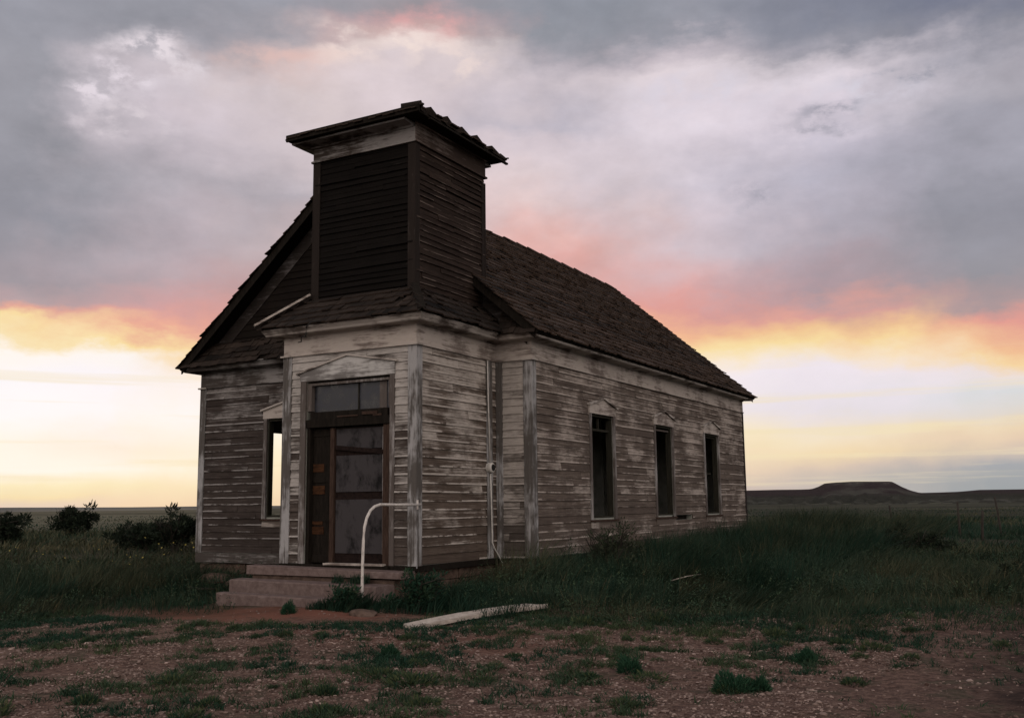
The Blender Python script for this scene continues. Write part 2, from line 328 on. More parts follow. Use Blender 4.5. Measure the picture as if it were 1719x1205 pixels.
def tube_data(pts, r, seg=10):
    pts = [Vector(p) for p in pts]; V = []; F = []
    rr = r if isinstance(r, (list, tuple)) else [r]*len(pts)
    for i, p in enumerate(pts):
        d = (pts[min(i+1, len(pts)-1)]-pts[max(i-1, 0)]).normalized()
        a = d.cross(Vector((0, 0, 1))); a = d.cross(Vector((1, 0, 0))) if a.length < .2 else a
        a.normalize(); b = d.cross(a)
        for k in range(seg):
            th = 2*math.pi*k/seg; V.append(p+(a*math.cos(th)+b*math.sin(th))*rr[i])
    for i in range(len(pts)-1):
        for k in range(seg): F.append((i*seg+k, i*seg+(k+1) % seg, (i+1)*seg+(k+1) % seg, (i+1)*seg+k))
    F.append(tuple(range(seg))[::-1]); F.append(tuple(range((len(pts)-1)*seg, len(pts)*seg)))
    return V, F
def tube(name, pts, r, m, parent=None, seg=10):
    V, F = tube_data(pts, r, seg); me = bpy.data.meshes.new(name); me.from_pydata(V, [], F); me.materials.append(m)
    me.polygons.foreach_set('use_smooth', [len(f) == 4 for f in F])
    o = bpy.data.objects.new(name, me); C.objects.link(o)
    if parent: o.parent = parent
    return o
def tag(o, label=None, cat=None, group=None, kind=None):
    if label: o['label'] = label
    if cat: o['category'] = cat
    if group: o['group'] = group
    if kind: o['kind'] = kind
    return o
def empty(name, loc, label, cat, group=None):
    o = bpy.data.objects.new(name, None); o.location = loc; o.empty_display_size = .3; C.objects.link(o)
    return tag(o, label, cat, group)

# ---------------- ground height ----------------
def sn(x, y, f, s):
    return np.sin(x*f+s)*np.cos(y*f*1.13+s*1.7)
def gh(x, y):
    x = np.asarray(x, float); y = np.asarray(y, float)
    h = -.60+.05*sn(x, y, .55, 1.0)+.03*sn(x, y, 1.7, 2.3)+.012*sn(x, y, 4.9, .4)+.006*sn(x, y, 11.3, 4.0)
    d = np.hypot(x-CAM[0], y-CAM[1])
    h = h+.25*np.clip((y-2)/16, 0, 1)*np.exp(-(np.abs(x-2)/7)**2)       # rises a little towards the back of the church
    h = h+.16*np.exp(-(((x-.6)/2.2)**2+((y-1.5)/3.0)**2))               # soil banked against the vestibule
    h = h+np.clip((d-60)/600, 0, 1)*(-1.0+1.2*sn(x, y, .012, .7))*.6
    return h

# =====================================================================
#                              THE CHURCH
# =====================================================================
WV, DV, ER, EL, LN = 2.64, 2.448, .707, 4.499, 12.535
XL, XR, YB = -WV-EL, ER, DV+LN          # nave: x from XL to XR, y from DV to YB
ZF, ZT = 3.40, 3.688                    # frieze board
RX = (XL+XR)/2; OV = .357; ZE = 3.80; ZR = 7.49
SL = (ZR-ZE)/(XR+OV-RX)                 # roof slope
CH = empty('church', (0, 0, 0), 'abandoned white clapboard church with square belfry, peeling paint and dark shingled roof', 'church')

def siding(mb, org, u, n, u0, u1, z0, z1, holes=(), lim=None, expo=.136, rough=1.0):
    """courses of lap boards on a wall plane; holes = (u0,u1,z0,z1); lim(z) -> (u0,u1)"""
    org = Vector(org); u = Vector(u); n = Vector(n); zz = Vector((0, 0, 1)); k = 0; z = z0
    while z < z1-.01:
        zt = min(z+expo, z1)
        cuts = sorted({z, zt} | {h for H in holes for h in H[2:] if z+.003 < h < zt-.003})
        a = u0+random.uniform(-2.5, 0); segs = []
        while a < u1:
            L = random.uniform(1.6, 4.2); segs.append((a, a+L)); a += L
        for sa, sb in segs:
            r = random.random(); off = random.uniform(-.002, .004)*rough; sag = random.uniform(-.004, .004)*rough
            tlt = random.uniform(-.003, .003)*rough; lip = .020+random.uniform(-.003, .006)*rough
            for ca, cb in zip(cuts[:-1], cuts[1:]):
                mid = (ca+cb)/2; iv = [(max(sa, u0)+.0012, min(sb, u1)-.0012)]
                if lim:
                    la, lb = lim(mid); iv = [(max(iv[0][0], la), min(iv[0][1], lb))]
                for H in holes:
                    if H[2] < mid < H[3]:
                        iv = [w for (p, q) in iv for w in ((p, min(q, H[0])), (max(p, H[1]), q))]
                for p, q in iv:
                    if q-p < .012: continue
                    nn = max(1, int((q-p)/.9)); xs = [p+(q-p)*i/nn for i in range(nn+1)]
                    fa, fb = (ca-z)/expo, (cb-z)/expo
                    wob = lambda x: (math.sin(x*2.3+r*40)*.0022+math.sin(x*5.1+r*9)*.0012)*rough
                    for xa, xb in zip(xs[:-1], xs[1:]):
                        pt = lambda x, f, zc: org+u*x+n*(lip*(1-f)+.003*f+off+wob(x)*(1-f))+zz*(zc+sag+tlt*(x-p)+(wob(x)*.8 if f < .5 else 0))
                        P = [pt(xa, fa, ca), pt(xb, fa, ca), pt(xb, fb, cb+.006), pt(xa, fb, cb+.006)]
                        mb.face(P, uv=[(xa, ca), (xb, ca), (xb, cb), (xa, cb)], br=[(r, fa), (r, fa), (r, fb), (r, fb)])
                        if ca == z:
                            B = [org+u*xa+zz*(ca+sag)-n*.004, org+u*xb+zz*(ca+sag)-n*.004]
                            mb.face([P[1], P[0], B[0], B[1]], uv=[(xa, ca)]*4, br=[(r, .5)]*4)
                    for x in (p, q):                                   # board ends
                        P = [pt(x, fa, ca), pt(x, fb, cb+.006), org+u*x+zz*(cb)-n*.004, org+u*x+zz*ca-n*.004]
                        mb.face(P, uv=[(x, ca)]*4, br=[(r, .5)]*4)
        z = zt; k += 1

def wall_core(name, org, u, n, u0, u1, z0, z1, holes, m, parent, th=.13, gap=.006):
    """the wall behind the boards, with real openings and plastered reveals"""
    org = Vector(org); u = Vector(u); n = Vector(n); zz = Vector((0, 0, 1)); mb = MB()
    us = sorted({u0, u1} | {h for H in holes for h in H[:2]}); zs = sorted({z0, z1} | {h for H in holes for h in H[2:]})
    for a, b in zip(us[:-1], us[1:]):
        for c, d in zip(zs[:-1], zs[1:]):
            if any(H[0] <= a+1e-6 and b <= H[1]+1e-6 and H[2] <= c+1e-6 and d <= H[3]+1e-6 for H in holes): continue
            for dep in (gap, th):
                mb.face([org+u*x+zz*z-n*dep for x, z in ((a, c), (b, c), (b, d), (a, d))])
    for H in holes:
        a, b, c, d = H
        for q in (((a, c), (b, c)), ((b, c), (b, d)), ((b, d), (a, d)), ((a, d), (a, c))):
            mb.face([org+u*q[0][0]+zz*q[0][1]-n*gap, org+u*q[1][0]+zz*q[1][1]-n*gap, org+u*q[1][0]+zz*q[1][1]-n*th, org+u*q[0][0]+zz*q[0][1]-n*th])
    return mb.build(name, m, parent)

def window(org, u, n, a, b, c, d, lite=True):
    """cased opening with a low pediment; a,b along the wall, c,d heights"""
    org = Vector(org); u = Vector(u); n = Vector(n); zz = Vector((0, 0, 1))
    P = lambda x, z, o: org+u*x+zz*z+n*o
    def bx(mb, x0, x1, z0, z1, o0, o1):
        mb.hexa([P(x0, z0, o1), P(x1, z0, o1), P(x1, z0, o0), P(x0, z0, o0), P(x0, z1, o1), P(x1, z1, o1), P(x1, z1, o0), P(x0, z1, o0)])
    cw = .095; mb = MB()
    mb.prism([P(a-cw, c-.03, 0), P(a, c-.03, 0), P(a, d, 0), P(b, d, 0), P(b, c-.03, 0), P(b+cw, c-.03, 0), P(b+cw, d+.02, 0), P(a-cw, d+.02, 0)], n*.036)
    w = mb.build('window', MT_VB if lite else MT_VB, CH)
    mb = MB(); mc = (a+b)/2
    mb.prism([P(a-cw-.01, d+.002, .0), P(b+cw+.01, d+.002, .0), P(b+cw+.01, d+.17, .0), P(mc, d+.31, .0), P(a-cw-.01, d+.17, .0)], n*.042)
    mb.build('pediment', MT_H, w)
    mb = MB()
    for s0, s1 in ((a-cw-.05, mc), (b+cw+.05, mc)):
        z0_ = d+.15
        mb.prism([P(s0, z0_, .0), P(s1, d+.312, .0), P(s1, d+.348, .0), P(s0, z0_+.036, .0)], n*.085)
    mb.split('pediment_moulding', MT_HB, w)
    mb = MB(); bx(mb, a-cw-.03, b+cw+.03, c-.07, c-.032, .0, .055); mb.build('sill', MW_BR, w)
    mb = MB(); bx(mb, a-cw+.01, b+cw-.01, c-.19, c-.072, .0, .030); mb.build('apron', MT_AP, w)
    mb = MB()
    for x0, x1 in ((a+.003, a+.035), (b-.035, b-.003)): bx(mb, x0, x1, c+.004, d-.004, -.128, -.008)
    bx(mb, a+.037, b-.037, d-.05, d-.004, -.128, -.008); bx(mb, a+.037, b-.037, c+.004, c+.04, -.128, -.008)
    mb.split('jamb', MW_JB, w)
    return w

# ---- walls of the nave and the vestibule ----
DOOR = (-2.17, -.47, -.02, 2.93)
WR = [(2.40+k*3.375, 3.44+k*3.375, .62, 2.62) for k in range(3)]      # side windows, measured from y = DV
WL = [(2.00+k*3.375, 3.40+k*3.375, .60, 2.62) for k in range(3)]
NLW = (XL+1.85, XL+2.90, .70, 2.65)                                    # front window left of the vestibule (x)
SLOT = (6.72, 8.06, .50, .622)                                         # missing board on the long side
def cas(a, b, c, d): return (a-.085, b+.085, c-.06, d+.16)
def wall(name_m, org, u, n, u0, u1, z0, z1, holes=(), cas_holes=(), lim=None, name='wall'):
    mb = MB(); siding(mb, org, u, n, u0, u1, z0, z1, list(cas_holes), lim)
    return mb.build(name, name_m, CH)
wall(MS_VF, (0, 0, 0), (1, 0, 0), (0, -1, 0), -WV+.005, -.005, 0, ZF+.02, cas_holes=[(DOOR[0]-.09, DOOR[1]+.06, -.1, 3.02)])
wall_core('inner_wall', (0, 0, 0), (1, 0, 0), (0, -1, 0), -WV+.01, -.01, -.02, ZF+.25, [DOOR], M_PL, CH)
wall(MS_VR, (0, 0, 0), (0, 1, 0), (1, 0, 0), .005, DV-.01, 0, ZF+.02)
wall_core('inner_wall', (0, 0, 0), (0, 1, 0), (1, 0, 0), .14, DV, -.02, ZF+.25, [], M_PL, CH)
wall(MS_VF, (-WV, 0, 0), (0, 1, 0), (-1, 0, 0), .005, DV-.01, 0, ZF+.02)
wall_core('inner_wall', (-WV, 0, 0), (0, 1, 0), (-1, 0, 0), .14, DV, -.02, ZF+.25, [], M_PL, CH)
gl = lambda z: (XL+.02+max(0, (z-ZE)/SL+.0), XR-.02-max(0, (z-ZE)/SL))
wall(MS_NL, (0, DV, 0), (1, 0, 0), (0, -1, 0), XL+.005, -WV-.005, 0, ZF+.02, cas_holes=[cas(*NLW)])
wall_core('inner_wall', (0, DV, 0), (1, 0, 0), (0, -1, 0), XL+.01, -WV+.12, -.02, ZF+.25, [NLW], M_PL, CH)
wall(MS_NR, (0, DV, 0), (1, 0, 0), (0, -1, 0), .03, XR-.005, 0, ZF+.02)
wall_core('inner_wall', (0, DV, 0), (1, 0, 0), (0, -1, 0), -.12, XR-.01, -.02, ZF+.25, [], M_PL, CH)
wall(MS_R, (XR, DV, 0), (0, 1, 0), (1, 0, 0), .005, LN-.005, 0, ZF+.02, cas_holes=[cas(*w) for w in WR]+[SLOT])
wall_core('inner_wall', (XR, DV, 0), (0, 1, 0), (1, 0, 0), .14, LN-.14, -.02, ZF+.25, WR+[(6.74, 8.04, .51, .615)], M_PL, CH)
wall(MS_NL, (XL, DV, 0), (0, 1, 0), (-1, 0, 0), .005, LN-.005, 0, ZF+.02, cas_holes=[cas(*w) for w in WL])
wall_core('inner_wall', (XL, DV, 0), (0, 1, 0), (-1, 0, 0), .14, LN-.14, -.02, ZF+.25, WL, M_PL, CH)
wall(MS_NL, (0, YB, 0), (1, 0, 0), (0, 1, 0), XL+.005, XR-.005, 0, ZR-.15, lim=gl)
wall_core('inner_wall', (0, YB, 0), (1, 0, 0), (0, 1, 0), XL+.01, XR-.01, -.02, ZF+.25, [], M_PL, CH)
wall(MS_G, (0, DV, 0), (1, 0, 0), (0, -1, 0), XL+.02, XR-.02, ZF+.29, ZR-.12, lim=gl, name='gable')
mb = MB(); mb.prism([(XL+.1, YB-.14, ZF+.25), (XR-.1, YB-.14, ZF+.25), (RX, YB-.14, ZR-.2)], (0, .12, 0)); mb.prism([(XL+.1, DV+.02, ZF+.25), (XR-.1, DV+.02, ZF+.25), (RX, DV+.02, ZR-.2)], (0, .12, 0)); mb.split('gable_sheathing', MW_DK, CH)
mb = MB(); mb.box(XL+.1, XR-.1, DV+.1, YB-.1, -.12, -.02); mb.box(-WV+.1, -.1, .1, DV+.09, -.12, -.02); mb.split('floor', M_FL, CH)
mb = MB(); mb.box(XL+.12, XR-.12, DV+.12, YB-.12, ZF+.16, ZF+.24); mb.box(-WV+.12, -.12, .12, DV+.11, ZF+.16, ZF+.24); mb.split('ceiling', M_PL, CH)

# ---- windows ----
for w in WR: window((XR, DV, 0), (0, 1, 0), (1, 0, 0), *w)
for w in WL: window((XL, DV, 0), (0, 1, 0), (-1, 0, 0), *w)
window((0, DV, 0), (1, 0, 0), (0, -1, 0), *NLW)
# broken remains of the sash in the middle side window
mb = MB(); y0 = DV+WR[1][0]
mb.box(XR-.09, XR-.05, y0+.04, y0+1.0, 2.50, 2.535); mb.box(XR-.09, XR-.05, y0+.04, y0+.075, .67, 2.50); mb.split('sash_remnant', MT_VB, CH)
mb = MB(); y0 = DV+WR[0][0]; mb.box(XR-.10, XR-.06, y0+.04, y0+1.0, 2.30, 2.345); mb.box(XR-.10, XR-.06, y0+.50, y0+.53, 2.345, 2.57)
y0 = DV+WR[2][0]; mb.box(XR-.10, XR-.06, y0+.04, y0+.08, .66, 2.57); mb.box(XR-.10, XR-.06, y0+.08, y0+1.0, 2.52, 2.57); mb.box(XR-.10, XR-.06, y0+.08, y0+.62, 1.60, 1.635); mb.split('sash_remnant', MW_JB, CH)
# inner partition with a doorway, seen through the first side window
mb = MB(); mb.box(-3.6, -2.9, YB-1.6, YB-1.5, -.02, 2.2); mb.box(-5.9, -4.0, YB-1.6, YB-1.5, -.02, 3.5); mb.box(-4.0, -2.9, YB-1.6, YB-1.5, 2.2, 3.5); mb.split('partition', M_PL, CH)

mb = MB(); mb.box(XR-.17, XR-.135, DV+6.7, DV+8.08, .48, .65); mb.build('slot_backing', MW_DK, CH)  # dark board added behind the open slot so no light shows through
# ---- corner boards (upright trim at every corner) ----
def corner(x, y, sx, sy, z0, z1, m, w=.13, th=.032, par=CH):
    """sx, sy: outward directions of the two faces meeting at the corner"""
    mb = MB()
    f = lambda a, b: (min(a, b), max(a, b))
    x0, x1 = f(x-sx*w, x+sx*(th+.004)); y0, y1 = f(y, y+sy*th); mb.box(x0, x1, y0, y1, z0, z1)
    x0, x1 = f(x, x+sx*th); y0, y1 = f(y-sy*w, y-sy*.001); mb.box(x0, x1, y0, y1, z0+.004, z1-.002)
    return mb.build('corner_board', m, par)
corner(0, 0, 1, -1, -.045, ZF, MT_V); corner(-WV, 0, -1, -1, -.01, ZF, MT_V, w=.15)
corner(XR, DV, 1, -1, 0, ZF, MT_V, w=.14); corner(XL, DV, -1, -1, 0, ZF, MT_V)
corner(XR, YB, 1, 1, 0, ZF, MT_DK, w=.05); corner(XL, YB, -1, 1, 0, ZF, MT_V)
mb = MB(); mb.box(.021, .15, DV-.034, DV-.001, 0, ZF); mb.build('corner_board', MT_V, CH)
mb = MB(); mb.box(.023, .04, DV-.36, DV-.18, .0, ZF-.002); mb.build('upright_batten', MT_V, CH)
# small capitals on the corner boards
mb = MB()
for x, y in ((-WV, 0), (0, 0), (XR, DV), (XL, DV)):
    sx = 1 if x > -.1 else -1
    a, b = sorted((x-sx*.15, x+sx*.075)); mb.box(a, b, y-.07, y+.12, ZF-.035, ZF-.006)
mb.split('corner_capital', MT_HB, CH)

# ---- frieze boards and sprung cornices ----
def frieze(org, u, n, L, m, a=0.0, b=0.0, z0=ZF, z1=ZT, o=.030):
    mb = MB(); mb.sweep([(.0, z0), (o, z0), (o, z1), (.0, z1)], Vector(org), u, L, n, 1.0*a, 1.0*b)
    mb.sweep([(.0, z0-.028), (o+.022, z0-.028), (o+.022, z0-.003), (.0, z0-.003)], Vector(org), u, L, n, 1.0*a, 1.0*b)
    return mb.build('frieze_board', m, CH)
CORN = [(.0, ZT+.002), (.042, ZT+.002), (.055, ZT+.018), (.235, ZT+.022), (.25, ZT+.034), (.262, ZT+.062), (.285, ZT+.088), (.30, ZT+.112), (.30, ZT+.135), (.0, ZT+.135)]
CORN2 = [(o*1.13, z) for o, z in CORN]
def cornice(org, u, n, L, m, a=0.0, b=0.0, prof=CORN):
    mb = MB(); mb.sweep(prof, Vector(org), u, L, n, a, b); return mb.build('cornice', m, CH)
frieze((-WV, 0, 0), (1, 0, 0), (0, -1, 0), WV, MT_H, 1, 1); frieze((0, 0, 0), (0, 1, 0), (1, 0, 0), DV, MT_H, 1, 0)
frieze((-WV, 0, 0), (0, 1, 0), (-1, 0, 0), DV, MT_H, 1, 0)
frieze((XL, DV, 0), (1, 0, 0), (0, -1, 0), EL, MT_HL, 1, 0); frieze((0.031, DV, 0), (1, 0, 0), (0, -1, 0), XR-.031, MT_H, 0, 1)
frieze((XR, DV, 0), (0, 1, 0), (1, 0, 0), LN, MT_H, 1, 1); frieze((XL, DV, 0), (0, 1, 0), (-1, 0, 0), LN, MT_HL, 1, 1)
frieze((XL, YB, 0), (1, 0, 0), (0, 1, 0), XR-XL, MT_HL, 1, 1)
cornice((-WV, 0, 0), (1, 0, 0), (0, -1, 0), WV, MT_HB, 1, 1); cornice((0, 0, 0), (0, 1, 0), (1, 0, 0), DV-.36, MT_HB, 1, 0)
cornice((-WV, 0, 0), (0, 1, 0), (-1, 0, 0), DV-.36, MT_HB, 1, 0)
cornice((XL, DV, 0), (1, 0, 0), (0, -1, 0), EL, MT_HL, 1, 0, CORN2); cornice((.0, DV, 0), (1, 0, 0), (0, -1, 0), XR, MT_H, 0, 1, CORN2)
cornice((XR, DV, 0), (0, 1, 0), (1, 0, 0), LN, MT_HB, 1, .7, CORN2); cornice((XL, DV, 0), (0, 1, 0), (-1, 0, 0), LN, MT_HL, 1, .7, CORN2)

# ---- shingles ----
def shingles(mb, org, u, v, L, lim, expo=.13, th=.016, miss=.006, wild=1.0, head=.05):
    """org at the eave, u along it, v up the slope (unit), lim(t) -> u range at distance t up the slope"""
    org = Vector(org); u = Vector(u).normalized(); v = Vector(v).normalized(); n = u.cross(v).normalized()
    if n.z < 0: n = -n
    k = 0; t_ = -.03
    while t_ < L:
        a, b = lim(max(t_, 0)); x = a-random.uniform(0, .1); rowr = random.uniform(-.14, .3)
        while x < b:
            w = random.uniform(.075, .185); x0, x1 = max(x, a), min(x+w-.005, b); x += w
            if x1-x0 < .02 or random.random() < miss: continue
            run = .16*math.sin(x0*1.7+k*4.1)+.12*math.sin(x0*4.3+k*7.7); wave = math.sin((x0)*1.1+k*.9)*.008+math.sin(x0*3.1+k*2.2)*.004
            lift = (random.random()**3)*.022*wild; dz = random.uniform(-.014, .014)*wild+wave; c = min(.8, max(0, .16+rowr*.8+run*.7+abs(random.gauss(0, .15))))
            tb = t_+dz; te = min(t_+expo+head, L)
            sk = random.uniform(-.006, .006)*wild
            P = [org+u*x0+v*tb+n*(.004+lift), org+u*x1+v*(tb+sk)+n*(.004+lift), org+u*x1+v*(tb+sk)+n*(th+.006+lift), org+u*x0+v*tb+n*(th+.006+lift),
                 org+u*x0+v*te+n*.004, org+u*x1+v*te+n*.004]
            cc = (c, random.random(), 0)
            mb.face([P[3], P[2], P[5], P[4]], col=cc); mb.face([P[0], P[1], P[2], P[3]], col=(min(1, c+.7), 0, 0))  # butt ends coloured lighter: lit course lines put into the colour
            mb.face([P[0], P[3], P[4]], col=cc); mb.face([P[2], P[1], P[5]], col=cc)
        t_ += expo; k += 1

# ---- main roof ----
YF = DV-OV; YK = YB+.22; RL = math.hypot(XR+OV-RX, ZR-ZE)
vR = Vector((-(XR+OV-RX), 0, ZR-ZE)).normalized(); vL = Vector((RX-(XL-OV), 0, ZR-ZE)).normalized()
for s in (1, -1):
    xe = XR+OV if s > 0 else XL-OV; v = vR if s > 0 else vL
    nrm = Vector((s*SL, 0, 1)).normalized()
    mb = MB(); e0 = Vector((xe, YF, ZE)); r0 = Vector((RX, YF, ZR)); d = -nrm*.05
    mb.prism([e0, r0, r0+Vector((0, 0, -.06)), e0+Vector((-s*.06, 0, -.05-.0))], (0, YK-YF, 0))
    rf = mb.build('roof', MW_DK, CH)
    mb = MB(); shingles(mb, (xe, YF-.03, ZE), (0, 1, 0), v, RL, lambda t: (-.03+.022*math.sin(int(t/.44)*2.4)+.02*(t/.44-int(t/.44)), YK-YF+.05+.03*math.sin(int(t/.44)*1.9)), expo=.19, th=.028, wild=1.4)
    # rough shingle ends give the verge its steps
    mb.build('shingles', M_SH, rf)
    # barge board under the verge, front and back; rake frieze board on the gable
    for yy, dy in ((YF+.002, .03), (YK-.032, .03)):
        mb = MB(); off = Vector((0, 0, -.065)); e1 = e0+Vector((-s*.075, 0, 0))
        e1 = Vector((xe-s*.08, yy, ZE+.08*SL-.063)); r1 = Vector((RX, yy, ZR-.063))
        mb.prism([e1, r1, r1+Vector((0, 0, -.13)), e1+Vector((0, 0, -.13))], (0, dy, 0)); mb.build('barge_board', MW_DK, rf)
    mb = MB(); e1 = Vector((xe-s*.40, DV-.03, ZE+.40*SL-.17)); r1 = Vector((RX, DV-.03, ZR-.17))
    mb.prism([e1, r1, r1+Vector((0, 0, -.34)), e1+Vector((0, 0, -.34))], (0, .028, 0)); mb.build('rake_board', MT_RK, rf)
    mb = MB(); e1 = Vector((xe-s*.05, YF+.035, ZE+.05*SL-.07)); r1 = Vector((RX, YF+.035, ZR-.07))
    mb.prism([e1, r1, r1+Vector((0, 0, -.02)), e1+Vector((0, 0, -.02))], (0, OV-.04, 0)); mb.build('soffit', MW_DK, rf)
# ridge caps, several blown away
mb = MB(); y = YF
while y < YK-.1:
    L = random.uniform(.5, .9); gap = random.random() < .10 or (5.6 < y < 7.6)
    if not gap:
        for s in (1, -1):
            a = random.uniform(.008, .03); P = [(RX, y, ZR+.035+a), (RX+s*.12, y, ZR+.035+a-.12*SL), (RX+s*.12, y+L, ZR+.025-.12*SL), (RX, y+L, ZR+.025)]
            Q = [(p[0], p[1], p[2]-.02) for p in P]; mb.hexa(Q+P, col=(.5, 0, 0))
    y += L+.01
mb.build('ridge_cap', M_SH, CH)

# ---- pent roof across the foot of the front gable ----
PH = .50
def pent(x0, x1, left):
    a_ = PH/SL if left else 0; b_ = 0 if left else PH/SL
    mb = MB(); mb.marks.append(0); L_ = [(x0, YF+.01, ZE-.005), (x0+a_, DV-.005, ZE+PH), (x0, DV-.005, ZE-.005)]; R_2 = [(x1, YF+.01, ZE-.005), (x1-b_, DV-.005, ZE+PH), (x1, DV-.005, ZE-.005)]
    mb.face(L_); mb.face(R_2[::-1])
    for i in range(3): mb.face([L_[i], R_2[i], R_2[(i+1) % 3], L_[(i+1) % 3]])
    p = mb.build('pent_roof', MW_DK, CH)
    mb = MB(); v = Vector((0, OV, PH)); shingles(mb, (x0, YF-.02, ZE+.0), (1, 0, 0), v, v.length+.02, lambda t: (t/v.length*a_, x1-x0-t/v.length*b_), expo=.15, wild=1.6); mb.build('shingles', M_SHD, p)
pent(XL-OV+.04, -WV-.2, True); pent(.2, XR+OV-.06, False)

# ---- vestibule roof: hipped skirt round the belfry ----
TX0, TX1, TY0, TY1, ZTB, ZTF, ZTT = -2.337, -.257, .316, DV+.05, 4.37, 6.837, 7.056
ZS = ZT+.137; OE = .33
A0 = (-WV-OE, -OE); A1 = (OE, -OE)
rise = ZTB-ZS
mb = MB()
B = [(-WV-OE, -OE, ZS), (OE, -OE, ZS), (OE, DV-.01, ZS), (-WV-OE, DV-.01, ZS)]; T = [(TX0, TY0, ZTB), (TX1, TY0, ZTB), (TX1, DV-.01, ZTB), (TX0, DV-.01, ZTB)]
mb.hexa([(x, y, z-.0) for x, y, z in B]+T); sk = mb.build('vestibule_roof', MW_DK, CH)
mb = MB()
dr = OE+TY0; v = Vector((0, dr, rise)); Lf = v.length
shingles(mb, (-WV-OE, -OE-.02, ZS+.005), (1, 0, 0), v, Lf+.02, lambda t: (t/Lf*(TX0+WV+OE), (WV+2*OE)-t/Lf*(OE-TX1)), wild=1.5, expo=.185, th=.022)
dr = OE-TX1; v = Vector((-dr, 0, rise)); Ls = v.length
shingles(mb, (OE+.02, -OE, ZS+.005), (0, 1, 0), v, Ls+.02, lambda t: (t/Ls*(OE+TY0), DV+OE-.01), wild=1.5, expo=.185, th=.022)
dr = TX0+WV+OE; v = Vector((dr, 0, rise)); Ls = v.length
shingles(mb, (-WV-OE-.02, -OE, ZS+.005), (0, 1, 0), v, Ls+.02, lambda t: (t/Ls*(OE+TY0), DV+OE-.01), wild=1.5, expo=.185, th=.022)
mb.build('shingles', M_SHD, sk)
def bar(mb, a, b, w, h):
    a, b = Vector(a), Vector(b); d = (b-a).normalized(); sd_ = d.cross(Vector((0, 0, 1))).normalized()*w/2; up_ = sd_.cross(d).normalized()*h
    if up_.z < 0: up_ = -up_
    mb.hexa([a-sd_, a+sd_, b+sd_, b-sd_, a-sd_+up_, a+sd_+up_, b+sd_+up_, b-sd_+up_])
mb = MB(); bar(mb, (-WV-OE-.04, -OE-.05, ZS+.055), (TX0-.03, TY0-.05, ZTB+.085), .12, .035); mb.build('hip_flashing', MT_H, sk)
mb = MB(); bar(mb, (OE+.01, -OE-.01, ZS+.025), (TX1+.02, TY0-.02, ZTB+.05), .13, .022); mb.build('hip_cap', MW_DK, sk)

# ---- belfry ----
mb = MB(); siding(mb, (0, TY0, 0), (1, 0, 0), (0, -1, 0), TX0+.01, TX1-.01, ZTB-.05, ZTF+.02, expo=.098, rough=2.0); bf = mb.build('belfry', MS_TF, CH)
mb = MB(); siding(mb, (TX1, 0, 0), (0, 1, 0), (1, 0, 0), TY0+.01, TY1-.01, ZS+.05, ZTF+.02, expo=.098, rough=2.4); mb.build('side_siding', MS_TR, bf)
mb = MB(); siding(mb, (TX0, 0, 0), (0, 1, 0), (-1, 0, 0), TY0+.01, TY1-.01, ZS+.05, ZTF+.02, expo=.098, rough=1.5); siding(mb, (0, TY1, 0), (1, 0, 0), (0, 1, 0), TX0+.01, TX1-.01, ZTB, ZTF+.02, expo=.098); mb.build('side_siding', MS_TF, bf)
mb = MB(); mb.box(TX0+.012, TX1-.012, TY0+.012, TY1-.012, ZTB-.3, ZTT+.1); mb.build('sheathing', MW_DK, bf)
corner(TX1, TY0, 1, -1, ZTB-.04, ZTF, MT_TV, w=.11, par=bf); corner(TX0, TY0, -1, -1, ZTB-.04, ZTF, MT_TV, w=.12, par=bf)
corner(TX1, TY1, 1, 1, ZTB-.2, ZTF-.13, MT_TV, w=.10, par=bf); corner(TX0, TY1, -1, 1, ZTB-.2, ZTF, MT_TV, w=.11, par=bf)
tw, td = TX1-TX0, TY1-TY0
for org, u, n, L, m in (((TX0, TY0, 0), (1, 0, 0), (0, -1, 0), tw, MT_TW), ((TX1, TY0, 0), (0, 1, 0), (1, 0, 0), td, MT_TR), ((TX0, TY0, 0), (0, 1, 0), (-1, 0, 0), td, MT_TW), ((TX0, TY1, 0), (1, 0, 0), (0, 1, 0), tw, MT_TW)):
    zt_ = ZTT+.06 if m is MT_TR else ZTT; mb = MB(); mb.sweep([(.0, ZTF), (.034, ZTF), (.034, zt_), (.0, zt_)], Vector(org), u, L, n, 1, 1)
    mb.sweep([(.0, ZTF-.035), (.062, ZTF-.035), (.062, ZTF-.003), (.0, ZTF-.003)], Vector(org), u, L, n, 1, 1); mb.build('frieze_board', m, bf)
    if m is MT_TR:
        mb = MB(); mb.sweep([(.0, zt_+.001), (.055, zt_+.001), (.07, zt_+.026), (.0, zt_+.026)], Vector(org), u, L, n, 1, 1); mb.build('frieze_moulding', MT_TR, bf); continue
    mb = MB(); mb.sweep([(.0, ZTT+.002), (.05, ZTT+.002), (.075, ZTT+.03), (.16, ZTT+.035), (.30, ZTT+.05), (.30, ZTT+.085), (.0, ZTT+.085)], Vector(org), u, L, n, 1, .0); mb.build('cornice', MT_TW, bf)
